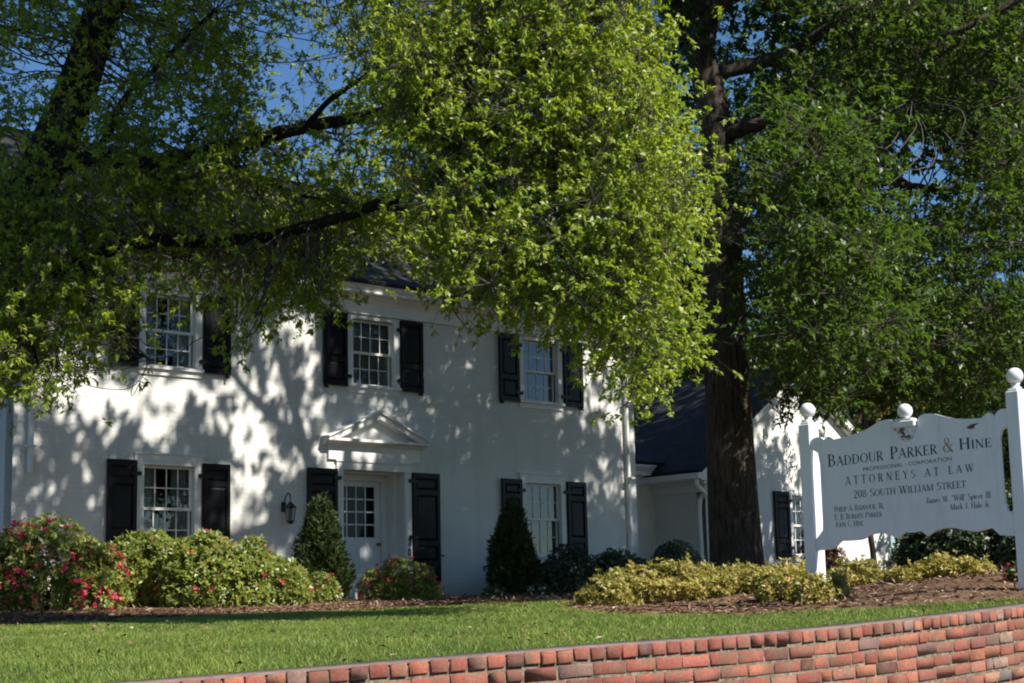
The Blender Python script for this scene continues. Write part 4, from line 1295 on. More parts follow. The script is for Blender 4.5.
FP = np.vstack([FP, RP]); sx = np.concatenate([sx, rx_]); szz = np.concatenate([szz, RP[:, 2]]); n += k_
roofpt = np.arange(n) >= n - k_
uv = proj(FP) + rng.normal(0, 3.0, (n, 2))
pl = np.full(n, 0.02)
for (a, b, rx, ry, pr) in LIT:
    q = ((uv[:, 0] - a) / (rx * 1.15)) ** 2 + ((uv[:, 1] - b) / (ry * 1.15)) ** 2
    pl = np.maximum(pl, min(.95, pr * 1.3) * np.clip(1.6 - q * 1.1, 0, 1))
# a lit patch is a cluster of gaps: a coarse random field decides where the gaps are
pl[roofpt] = 0.06
fld = np.zeros(n)
for k in range(30):
    w_ = rng.normal(size=2) * (5.0 if k < 18 else 11.0); fld += np.sin(sx * w_[0] + szz * w_[1] + rng.uniform(0, 6.28))
fld = np.argsort(np.argsort(fld)) / n
low_az = (sx < 1.5) & (szz < 0.5) & ~roofpt
keep = (fld >= pl) & ~low_az
FP, sx = FP[keep], sx[keep]
t_ = rng.uniform(9.5, 14.5, len(FP))
CP = FP + SUN * t_[:, None]
# nothing of it may hang low in the open view
q = proj(CP)
vis = (q[:, 0] > -10) & (q[:, 0] < 1034) & (q[:, 1] > 0)
CP = CP[~vis | (q[:, 0] > 640)]
east = CP[:, 0] > 9.5
B.sprays_at(CP[~east], 13, 0.22, 0.135, 0.072)
# body of the crown over it
C = np.vstack([ell_pts((5.5, 21.5, 13.4), (4.0, 3.4, 2.0), 40), ell_pts((2.0, 24.5, 14.2), (3.6, 3.4, 1.8), 50), ell_pts((8.2, 23, 13.0), (2.6, 3.0, 1.6), 25)])
B.clumps(C, 7, 0.45, 13, 0.34, 0.14, 0.065, twig=False)
B.finish()

# --- street oak beyond the right edge of the picture; its crown shades the wing
SX, SY = 15.2, 27.5
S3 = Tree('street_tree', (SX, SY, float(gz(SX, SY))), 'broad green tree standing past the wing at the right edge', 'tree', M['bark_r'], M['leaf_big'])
S3.limb([(SX, SY, 0), (SX, SY, 2.5), (SX - .1, SY, 5.5), (SX - .4, SY, 8), (SX - .3, SY - .2, 11), (SX, SY, 14)], 0.42, 0.10, 16, 'trunk', 0.02)
for (dx, dy, dz) in ((-4.5, -2.5, 3.0), (-4.8, 1.5, 3.4), (3.5, 2.5, 4), (2.5, -3.5, 3.6), (-1.5, 4, 4.5), (-1.0, -4.5, 3.2)):
    S3.limb([(SX - .3, SY, 6.8), (SX + dx * .5, SY + dy * .5, 6.8 + dz * .65), (SX + dx, SY + dy, 6.8 + dz)], 0.15, 0.04)
S3.sprays_at(CP[east], 13, 0.22, 0.135, 0.072)
C = np.vstack([ell_pts((SX - 2.0, SY - 1, 12.4), (4.2, 3.8, 2.6), 150), ell_pts((SX + 2, SY, 11), (3.8, 4.2, 3.6), 150), ell_pts((SX - 4.5, SY + 2.5, 9.6), (2.4, 2.6, 1.6), 60)])
S3.clumps(C, 7, 0.45, 12, 0.34, 0.14, 0.065, twig=False)
S3.finish()

# --- trees behind the wing and beyond the garden
def back_tree(name, x, y, h, cr, label, leaf, n, L=0.15, group=None, z0=2.0, ns=9, lobes=7, sig=0.42):
    zb = float(gz(x, y)) if abs(x) < 40 else 0.2
    t = Tree(name, (x, y, zb), label, 'tree', M['bark_r'], leaf, group)
    t.limb([(x, y, zb - 0.1), (x + rng.normal(0, .1), y, zb + h * .25), (x + rng.normal(0, .3), y, zb + h * .55), (x + rng.normal(0, .5), y, zb + h * .85)], (0.014 if 'yellow' in name else 0.035) * h, 0.03, 10, 'trunk', 0.02)
    C = []
    for k in range(lobes):
        a = rng.uniform(0, 6.28); rr = cr * rng.uniform(0.15, 0.68)
        zc = zb + rng.uniform(z0 + 0.8, h * 0.86)
        c = np.array([x + rr * math.cos(a), y + rr * math.sin(a), zc])
        t.limb([(x, y, max(zb + 0.8, zc - rr * 0.9 - 0.5)), (x + rr * .5 * math.cos(a), y + rr * .5 * math.sin(a), zc - rr * .3), tuple(c)], 0.02 * h * .6, 0.02)
        C.append(ell_pts(c, (cr * rng.uniform(.32, .5),) * 2 + (cr * rng.uniform(.28, .42),), n // lobes))
    t.clumps(np.vstack(C), ns, sig, 11, 0.32, L, L * 0.5, twig=False, upn=0.45)
    return t.finish()
G = 'trees beyond the wing and hedge'
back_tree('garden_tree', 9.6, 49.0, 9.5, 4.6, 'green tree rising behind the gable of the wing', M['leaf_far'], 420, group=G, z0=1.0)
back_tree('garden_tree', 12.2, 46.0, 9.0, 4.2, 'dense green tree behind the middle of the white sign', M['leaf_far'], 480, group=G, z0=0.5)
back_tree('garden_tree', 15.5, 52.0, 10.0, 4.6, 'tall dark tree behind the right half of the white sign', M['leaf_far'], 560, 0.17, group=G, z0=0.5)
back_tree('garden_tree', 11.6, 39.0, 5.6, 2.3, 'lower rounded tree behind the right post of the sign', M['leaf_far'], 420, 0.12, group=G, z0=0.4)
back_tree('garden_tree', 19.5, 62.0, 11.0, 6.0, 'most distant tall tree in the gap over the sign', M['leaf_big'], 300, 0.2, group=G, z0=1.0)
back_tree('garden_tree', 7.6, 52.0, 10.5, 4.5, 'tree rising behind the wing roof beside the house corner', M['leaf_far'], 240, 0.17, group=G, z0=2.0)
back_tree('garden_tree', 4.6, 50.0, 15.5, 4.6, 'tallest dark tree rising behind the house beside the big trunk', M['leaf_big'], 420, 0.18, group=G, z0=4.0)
back_tree('yellow_tree', 7.3, 34.2, 5.3, 1.1, 'small yellow leaved tree in front of the wing gable', M['leaf_yellow'], 46, 0.10, z0=3.0, ns=6, lobes=5, sig=0.22)
back_tree('offscreen_tree', -16.5, 36.0, 9.0, 4.0, 'dark tree behind the left end of the house', M['leaf_big'], 240, 0.16, z0=0.5)
back_tree('offscreen_tree', -10.6, 25.2, 6.0, 2.3, 'unseen dark low tree added to shade the left end wall of the house', M['leaf_cedar'], 260, 0.12, z0=0.2)  # added out of view to keep sky light off the end wall

# neighbouring house past the left end
nb = empty('neighbor_house', (-17.0, 44.0, 0.2), R(38))
tag(nb, 'slate blue house glimpsed past the left end of the white house', 'house')
WORLD_SPACE = False
m_ = MB()
wall_with_openings(m_, -5, 5, -0.5, 5.4, [(x - .5, x + .5, z, z + 1.4) for x in (-3, 0, 3) for z in (0.9, 3.4)])
m_.box(-5, -4.76, 0.242, 8, -0.5, 5.4); m_.box(4.76, 5, 0.242, 8, -0.5, 5.4); m_.box(-4.758, 4.758, 7.76, 8, -0.5, 5.4)
for a in (-5, 4.76): m_.prism_x([(0, 5.402), (8, 5.402), (4, 7.9)], a, a + 0.24)
m_.build('wall', M['slate_blue'], nb)
for x in (-3, 0, 3):
    for z in (0.9, 3.4):
        f = MB()
        f.box(x - .56, x - .47, -0.03, 0.06, z, z + 1.4); f.box(x + .47, x + .56, -0.03, 0.06, z, z + 1.4); f.box(x - .56, x + .56, -0.031, 0.06, z + 1.4, z + 1.48); f.box(x - .56, x + .56, -0.05, 0.06, z - .08, z); f.box(x - .47, x + .47, 0.03, 0.06, z + .68, z + .72)
        w_ = f.build('window', M['trim'], nb)
        f = MB(); f.quad((x - .47, 0.05, z), (x + .47, 0.05, z), (x + .47, 0.05, z + 1.4), (x - .47, 0.05, z + 1.4)); f.build('pane', M['glass'], w_)
f = MB()
f.prism_x([(-0.4, 5.35), (4, 8.1), (4, 8.2), (-0.4, 5.45)], -5.3, 5.3); f.prism_x([(8.4, 5.35), (4.001, 8.1), (4.001, 8.2), (8.4, 5.45)], -5.3, 5.3)
f.build('roof', M['shingle'], nb, uv=lambda co: (co.x, co.y))
WORLD_SPACE = True

# ------------------------------------------------------------------ shrubs
def rosettes(C, Nrm, k, L, W, arr, cup=0.55):
    """k leaves round every point of C, opening along Nrm"""
    n = len(C)
    a = unit(np.cross(Nrm, rng.normal(size=(n, 3)))); b = np.cross(Nrm, a)
    th = (np.arange(k) * 2 * math.pi / k)[None, :] + rng.uniform(0, 6.28, (n, 1)) + rng.normal(0, .25, (n, k))
    cu = rng.uniform(cup * .5, cup * 1.5, (n, k, 1))
    D = a[:, None] * np.cos(th)[..., None] + b[:, None] * np.sin(th)[..., None] + Nrm[:, None] * cu
    Nn = Nrm[:, None] - 0.6 * D + rng.normal(0, .2, (n, k, 3))
    P = np.repeat(C[:, None], k, 1).reshape(-1, 3) + rng.normal(0, L * .08, (n * k, 3))
    s_ = rng.uniform(.65, 1.2, n * k)
    arr.add(*leaf_quads(P, D.reshape(-1, 3), Nn.reshape(-1, 3), L * s_, W * s_))
def mound(c, r, n, lump=0.12, nl=4, low=-0.15, thick=0.35):
    """points and outward directions in the outer layer of a lumpy mound"""
    d = unit(rng.normal(size=(n * 3, 3)))
    d = d[d[:, 2] > low][:n]
    ph = [(rng.normal(size=3) * rng.uniform(2, 6), rng.uniform(0, 6.28)) for _ in range(nl)]
    l = sum(np.sin(d @ w_ + p) for w_, p in ph) / nl
    k = (1 + lump * 1.6 * l) * (1 - thick * rng.random(len(d)) ** 1.7)
    P = np.array(c) + d * k[:, None] * np.array(r)
    nn = unit(d / np.array(r))
    return P, nn
def shrub(name, label, cat, lobes, n, leaf, L=0.05, W=0.02, k=6, group=None, blossoms=0, petal=None, bl_side=None, jit=0.5, low=-0.45, bias=(0.25, -0.45, 0.45), lump=0.12, stems=14, plen=0.03, thick=0.35, sprig=0.0):
    """lobes: (x, y, dz, rx, ry, rz) with dz over the ground; foliage, stems and blossoms are parts"""
    x0, y0 = lobes[0][0], lobes[0][1]
    zb = float(gz(x0, y0))
    root = tag(empty(name, (x0, y0, zb)), label, cat, group)
    A, Sx, Bl = Arr(), Arr(), Arr()
    vol = np.array([l[3] * l[4] + l[3] * l[5] + l[4] * l[5] for l in lobes]); vol = vol / vol.sum()
    for l, fr in zip(lobes, vol):
        c = (l[0], l[1], float(gz(l[0], l[1])) + l[2])
        P, nn = mound(c, l[3:6], int(n * fr), lump, low=low, thick=thick)
        k_in = P[:, 2] > gz(P[:, 0], P[:, 1]) + 0.02
        P, nn = P[k_in], nn[k_in]
        if sprig:
            hm = np.clip((P[:, 2] - c[2]) / l[5], 0, 1)
            e = (rng.random(len(P)) < .10) * rng.uniform(.2, 1, len(P)) * sprig
            P = P + unit(nn + np.array([0, 0, .5]) + rng.normal(0, .35, nn.shape)) * (e * (.4 + .6 * hm))[:, None]
        N2 = unit(nn + rng.normal(0, jit, nn.shape) + np.array(bias))
        rosettes(P, N2, k, L, W, A)
        for _ in range(max(3, int(stems * fr))):
            q = P[rng.integers(len(P))]
            b0 = np.array([l[0] + rng.normal(0, l[3] * .2), l[1] + rng.normal(0, l[4] * .2), 0]); b0[2] = float(gz(b0[0], b0[1])) - 0.02
            pth = smooth_path([b0, b0 * .6 + q * .4 + np.array([0, 0, .05]) + rng.normal(0, .03, 3), b0 * .1 + q * .9], 3)
            Sx.tube(pth, np.linspace(.011, .003, len(pth)), 5)
        if blossoms:
            nb_ = int(blossoms * fr)
            P, nn = mound(c, tuple(1.02 * q for q in l[3:6]), nb_ * 6, lump, low=low + .1, thick=.06)
            wgt = np.ones(len(P)) if bl_side is None else bl_side(P)
            cl = np.sin(P @ np.array([7.1, 3.3, 5.7])) + np.sin(P @ np.array([-4.2, 6.1, 8.3])) 
            pick = rng.random(len(P)) < wgt * np.clip(.25 + .3 * cl, 0.02, 1) * .55
            P, nn = P[pick][:nb_], nn[pick][:nb_]
            if len(P):
                for _ in range(2):
                    rosettes(P + rng.normal(0, .018, P.shape), unit(nn + rng.normal(0, .4, nn.shape)), 5, plen, plen * .85, Bl, .7)
    A.build('foliage', leaf, root)
    Sx.build('stems', M['bark_r'], root)
    if Bl.n: tag(Bl.build('blossoms', petal, root), kind='stuff')
    return root
def gp(u, v): return on_ground(u, v)
def lob(u, v, rx, ry, rz, dz=0.0, back=0.0):
    """a lobe whose near foot stands on the sight line (u, v)"""
    g = gp(u, v)
    d = unit(np.array([g[0], g[1]]))
    return (g[0] + d[0] * (ry * .75 + back), g[1] + d[1] * (ry * .75 + back), dz, rx, ry, rz)
AZ = 'azalea bushes in front of the house'
def lby(u, Y, rx, ry, rz, dz=0.0):
    q = at(u, 600, Y)
    return (q[0], q[1], dz, rx, ry, rz)
shrub('azalea_bush', 'rounded azalea with the most red blossoms, at the far left corner', 'shrub', [lby(45, 21.6, .85, .7, .86, .26), lby(-30, 21.5, .85, .8, .82, .25), lby(92, 21.4, .42, .5, .68, .18)], 4000, M['leaf_azalea'], .080, .033, group=AZ, blossoms=620, petal=M['petal'], plen=.045)
shrub('azalea_bush', 'middle azalea of the left row, few red blossoms, below the lower left window', 'shrub', [lby(128, 22.5, .42, .5, .72, .22), lby(156, 22.6, .62, .6, .78, .22), lby(200, 22.3, .70, .62, .74, .24)], 4200, M['leaf_azalea'], .080, .033, group=AZ, blossoms=110, petal=M['petal'], plen=.036)
shrub('azalea_bush', 'light green azalea at the right end of the left row, beside the cone evergreen', 'shrub', [lby(245, 22.6, .62, .6, .64, .20), lby(286, 22.6, .32, .4, .44, .14)], 3000, M['leaf_azalea'], .080, .033, group=AZ, blossoms=110, petal=M['petal'], plen=.034)
shrub('azalea_bush', 'small azalea with pink blossoms beside the front door', 'shrub', [lob(405, 600.5, .48, .45, .52, .12), lob(380, 600, .34, .35, .42, .1), lob(424, 600.5, .28, .3, .32, .08)], 1500, M['leaf_azalea'], .062, .025, group=AZ, blossoms=110, petal=M['petal'], plen=.036, thick=.6)
shrub('azalea_bush', 'smallest azalea at the foot of the cone evergreen left of the door', 'shrub', [lob(322, 603, .27, .28, .34, .08)], 460, M['leaf_azalea'], .06, .024, group=AZ, blossoms=14, petal=M['petal'], thick=.6)

def cone_tree(name, label, u, v, h, r, leaf, n, group=None, lean=0.0):
    g = gp(u, v); d = unit(g[:2]); x, y = g[:2] + d * r * .7
    zb = float(gz(x, y))
    root = tag(empty(name, (x, y, zb)), label, 'evergreen', group)
    A, Sx = Arr(), Arr()
    t = 1 - np.sqrt(rng.random(n)) * 0.995
    a = rng.uniform(0, 2 * math.pi, n)
    prof = np.where(t < .18, .72 + .28 * t / .18, np.clip((1 - t) / .82, 0, 1) ** .72)
    lum = 1 + .13 * np.sin(a * 3 + t * 9) + .12 * np.sin(a * 7 - t * 15) + .06 * np.sin(a * 13 + t * 31)
    rr = r * prof * lum * (1 - .35 * rng.random(n) ** 2) + .02
    P = np.stack([x + rr * np.cos(a) + lean * t * h, y + rr * np.sin(a), zb + .04 + t * h * (1 + .02 * np.sin(a * 5))], -1)
    D = unit(np.stack([np.cos(a) * .55, np.sin(a) * .55, np.full(n, .9)], -1) + rng.normal(0, .3, (n, 3)))
    for k in range(4):
        Dk = unit(D + rng.normal(0, .38, D.shape))
        A.add(*leaf_quads(P + rng.normal(0, .015, P.shape), Dk, np.stack([np.cos(a), np.sin(a), .5 * np.ones(n)], -1) + rng.normal(0, .4, (n, 3)), .10 * rng.uniform(.6, 1.2, n), .022))
    Sx.tube([(x, y, zb - .05), (x, y, zb + h * .4), (x + lean * h * .8, y, zb + h * .8)], [.05, .03, .008], 8)
    A.build('foliage', leaf, root); Sx.build('trunk', M['bark_r'], root)
    return root
CG = 'cone evergreens by the front door'
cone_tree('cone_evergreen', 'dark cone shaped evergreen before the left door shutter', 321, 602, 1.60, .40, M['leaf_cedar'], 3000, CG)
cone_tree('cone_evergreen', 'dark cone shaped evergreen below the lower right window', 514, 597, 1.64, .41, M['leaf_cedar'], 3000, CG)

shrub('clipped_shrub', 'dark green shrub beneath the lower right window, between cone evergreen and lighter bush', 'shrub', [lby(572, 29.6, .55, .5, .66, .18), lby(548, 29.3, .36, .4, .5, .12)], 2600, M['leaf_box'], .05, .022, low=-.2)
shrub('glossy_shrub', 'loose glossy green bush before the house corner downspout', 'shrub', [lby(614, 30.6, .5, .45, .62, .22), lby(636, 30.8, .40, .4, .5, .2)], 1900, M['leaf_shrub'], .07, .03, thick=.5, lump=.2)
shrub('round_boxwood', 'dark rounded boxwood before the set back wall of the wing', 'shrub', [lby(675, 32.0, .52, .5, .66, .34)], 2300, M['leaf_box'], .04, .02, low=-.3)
shrub('flowering_plant', 'low dark plant with small white flowers beside the right cone evergreen', 'plant', [lby(496, 27.6, .2, .2, .16, .04), lby(540, 28.0, .22, .2, .16, .04)], 240, M['leaf_shrub'], .05, .02, blossoms=26, petal=M['petal_w'], plen=.03)
NG = 'low yellow green shrubs along the sign bed'
def nandina(label, lobes, n):
    return shrub('spreading_shrub', label, 'shrub', lobes, n, M['leaf_nandina'], .052, .020, 6, NG, jit=.75, lump=.22, thick=.55, low=-.35, stems=26, sprig=.10)
nandina('widest of the low yellow green shrubs, a long mound in front of the house corner', [lob(660, 604, .60, .45, .27, .09), lob(620, 606, .38, .36, .20, .08), lob(598, 607, .21, .22, .12, .06), lob(694, 601, .38, .4, .24, .09)], 4600)
nandina('low yellow green shrub before the thick brown trunk', [lob(738, 595, .36, .34, .20, .07), lob(722, 595, .22, .26, .15, .07)], 1500)
nandina('orange tinged low shrub spilling towards the lawn left of the sign post', [lob(784, 602, .28, .26, .21, .06), lob(792, 594, .26, .3, .20, .06), lob(768, 594, .22, .25, .16, .06)], 1900)
nandina('low yellow green shrub just right of the left sign post', [lob(840, 589, .15, .16, .12, .05), lob(862, 586, .23, .22, .17, .06)], 900)
nandina('low yellow green shrub hiding the foot of the left sign post', [lby(812, 14.4, .17, .15, .18, .05), lby(832, 14.5, .16, .14, .15, .05)], 850)
nandina('smallest of the low yellow green shrubs, below the middle of the sign', [lob(905, 584, .13, .14, .10, .03), lob(897, 583, .1, .1, .09, .03)], 360)
nandina('low yellow green shrub below the right half of the sign', [lob(934, 580, .18, .2, .13, .05), lob(962, 578, .18, .2, .12, .05), lob(984, 576, .10, .12, .08, .04)], 1100)
shrub('red_leaf_shrub', 'thin reddish shrub below the wing window beside the sign post', 'shrub', [(6.35, 35.2, .75, .40, .3, .65), (6.7, 35.4, .5, .3, .3, .5)], 420, M['leaf_red'], .09, .035, thick=.8)
HG = 'dark shrubs behind the sign'
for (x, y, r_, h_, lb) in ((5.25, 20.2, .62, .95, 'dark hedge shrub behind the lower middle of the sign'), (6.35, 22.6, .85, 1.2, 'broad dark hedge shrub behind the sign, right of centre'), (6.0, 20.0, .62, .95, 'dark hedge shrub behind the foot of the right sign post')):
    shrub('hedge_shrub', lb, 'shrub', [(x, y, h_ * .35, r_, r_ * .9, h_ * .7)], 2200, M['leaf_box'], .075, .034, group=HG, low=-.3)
shrub('hedge_shrub', 'lit leafy shrub beside the right corner of the wing', 'shrub', [(9.0, 37.0, .5, .8, .6, .9)], 1500, M['leaf_shrub'], .08, .035, group=HG)
shrub('pink_flower', 'small plant with pink flowers at the foot of the right sign post', 'plant', [(4.25, 14.2, .05, .12, .1, .10)], 80, M['leaf_shrub'], .05, .02, blossoms=14, petal=M['petal'])

# ------------------------------------------------------------------ sign
SA = R(-44.0)
SD = np.array([math.cos(SA), math.sin(SA), 0.0]); SNn = np.array([math.sin(SA), -math.cos(SA), 0.0])   # along the board; towards the reader
P0 = at(816, 604, 15.0)
def board(u, v, off=0.062):
    """(t, z) on the board for a sight line"""
    d = ray(u, v)
    q = d * (np.dot(P0 + SNn * off, SNn) / np.dot(d, SNn))
    return float((q - P0) @ SD), float(q[2])
zs = P0[2]
sign = tag(empty('law_office_sign', P0, SA), 'white painted post and panel sign with scrolled top and dark lettering', 'sign')
WORLD_SPACE = False
tR = board(1014.6, 376.3, 0)[0]
zbL, zbR = board(806.7, 410.7, 0)[1] - zs, board(1013.4, 376.3, 0)[1] - zs
PWD, PDP = 0.058, 0.078
for (tc, zt) in ((0.014, zbL), (tR, zbR)):
    m_ = MB()
    top = zt - 0.13
    m_.box(tc - PWD, tc + PWD, -PDP, PDP, -0.5, top, ch=0.006)
    m_.box(tc - PWD * .8, tc + PWD * .8, -PDP * .8, PDP * .8, top + 0.0005, top + 0.022, ch=0.006)
    m_.lathe([(0.05, top + .0225), (0.053, top + .032), (0.035, top + .042), (0.03, top + .055), (0.04, top + .066)], tc, 0, 20)
    po = m_.build('post', M['sign'], sign)
    m_ = MB()
    rb = 0.070
    m_.lathe([(max(0.003, rb * math.sin(a)), zt - rb * math.cos(a)) for a in np.linspace(0.02, math.pi - .02, 14)], tc, 0, 24)
    m_.build('ball_finial', M['sign'], po)
def zz6(x, y): return board(780 + x / 2.733, 350 + y / 2.733)
def zz4(x, y): return board(800 + x / 4.571, 480 + y / 4.571)
def curve(pts, k=5): 
    return [tuple(p) for p in smooth_path([(a, b, 0) for a, b in pts], k)[:, :2]]
topL = curve([zz6(150, 244), zz6(190, 234), zz6(235, 217), zz6(268, 197), zz6(288, 190)]) + curve([zz6(288, 190), zz6(300, 191), zz6(309, 203), zz6(309, 219)], 4)[1:]
topR = curve([zz6(378, 211), zz6(374, 196), zz6(381, 181), zz6(396, 174)], 4) + curve([zz6(396, 174), zz6(418, 174), zz6(450, 182), zz6(490, 188), zz6(552, 186)])[1:]
mid = [zz6(320, 221), zz6(325, 208), zz6(362, 203), zz6(368, 214)]
bumpR = curve([zz6(553, 185), zz6(562, 175), zz6(572, 172), zz6(583, 180), zz6(588, 184)], 3)
earR = curve([zz6(588, 184), zz6(590, 172), zz6(602, 162), (tR - PWD - .001, zz6(614, 160)[1])], 3)
bumpL = curve([zz6(122, 246), zz6(127, 238), zz6(136, 237), zz6(147, 244)], 3)
earL = curve([(PWD + .015, zz6(88, 246)[1]), zz6(95, 240), zz6(108, 238), zz6(120, 245)], 3)
bot = [zz4(110, 318), zz4(150, 314), zz4(185, 279)]
bot += curve([zz4(185, 279), zz4(230, 277), zz4(280, 272), zz4(318, 252), zz4(365, 243), zz4(405, 250), zz4(450, 269)], 3)[1:]
bot += curve([zz4(450, 269), zz4(458, 256), zz4(478, 240), zz4(510, 241), zz4(548, 234), zz4(566, 243), zz4(582, 256)], 3)[1:]
bot += curve([zz4(582, 256), zz4(620, 232), zz4(680, 218), zz4(740, 226), zz4(800, 235), zz4(840, 228), zz4(877, 218)], 3)[1:]
bot += [zz4(915, 253)]
# the board with its two slots beside the posts, cut as one outline: posts side, round the slots
sl0 = [zz6(107, 300), zz6(112, 288), zz6(106, 277)]
tL = PWD + .015; tr_ = tR - PWD - .001
slw = 0.105
zLt, zLb = board(818, 453)[1], board(822, 536)[1]
zRt, zRb = board(1003, 432)[1], board(1011, 512)[1]
outer = earL + bumpL[1:] + topL[1:] + mid + topR + bumpR[1:] + earR[1:]
right_edge = [(tr_, zRt + .05)] + [(tr_ - .02, zRt + .035), (tr_ - slw * .55, zRt + .02), (tr_ - slw * .8, zRt - .05), (tr_ - slw * .78, zRb + .10), (tr_ - slw * .5, zRb + .01), (tr_ - .02, zRb)] + [(tr_, zRb - .02), (tr_, board(1014, 536)[1])]
left_edge = [(tL, board(820, 551)[1]), (tL, zLb - .03)] + [(tL + .02, zLb - .01), (tL + slw * .75, zLb + .05), (tL + slw * .8, zLb + .14), (tL + slw * .8, zLt - .10), (tL + slw * .65, zLt), (tL + .02, zLt + .03)] + [(tL, zLt + .05)]
poly = [(t, z - zs) for t, z in outer] + [(t, z - zs) for t, z in right_edge] + [(t, z - zs) for t, z in bot[::-1]] + [(t, z - zs) for t, z in left_edge]
TH = 0.062
TB = -0.025
def poly_mesh(name, poly, y0, y1, mat, parent, hole=None):
    """filled outline with thickness (triangulated)"""
    import bmesh
    bm = bmesh.new()
    vs = [bm.verts.new((a, y0, b)) for a, b in poly]
    es = [bm.edges.new((vs[i], vs[(i + 1) % len(vs)])) for i in range(len(vs))]
    bmesh.ops.triangle_fill(bm, use_beauty=True, use_dissolve=False, edges=es)
    geom = list(bm.faces)
    r_ = bmesh.ops.extrude_face_region(bm, geom=geom)
    bmesh.ops.translate(bm, vec=(0, y1 - y0, 0), verts=[v for v in r_['geom'] if isinstance(v, bmesh.types.BMVert)])
    bmesh.ops.recalc_face_normals(bm, faces=bm.faces)
    me = bpy.data.meshes.new(name)
    bm.to_mesh(me); bm.free()
    return link_mesh(name, me, mat, parent)
panel = poly_mesh('panel', poly, -TH, TB, M['sign'], sign)
# finial block and ball in the middle of the scrolls, peeling paint under it
fc = board(780 + 343 / 2.733, 350 + 198 / 2.733, .045); fz = fc[1] - zs - .018
m_ = MB()
m_.box(fc[0] - .115, fc[0] + .115, -.105, .015, fz - .028, fz + .030, ch=.008)
m_.box(fc[0] - .085, fc[0] + .085, -.09, .0, fz + .0305, fz + .05, ch=.005)
m_.lathe([(max(.003, .066 * math.sin(a)), fz + .115 - .066 * math.cos(a)) for a in np.linspace(.02, math.pi - .02, 14)], fc[0], -.045, 24)
m_.build('finial', M['sign'], panel)
m_ = MB()
pk = board(780 + 346 / 2.733, 350 + 226 / 2.733); px_, pz_ = pk[0], pk[1] - zs
m_.prism([(px_ - .10, pz_ + .075), (px_ - .085, pz_ + .01), (px_ - .05, pz_ - .05), (px_, pz_ - .075), (px_ + .05, pz_ - .05), (px_ + .085, pz_ + .01), (px_ + .10, pz_ + .075)][::-1], -TH - .014, -TH - .0004)
m_.build('bracket', M['peel'], panel)
m_ = MB()
pk = board(971.5, 427); px_, pz_ = pk[0], pk[1] - zs
m_.prism([(px_ - .05, pz_ - .005), (px_ + .0, pz_ + .022), (px_ + .07, pz_ + .028), (px_ + .03, pz_ + .008), (px_ + .02, pz_ - .012), (px_ - .01, pz_ - .015)], -TH - .004, -TH - .0004)
m_.build('bare_patch', M['wood_bare'], panel)

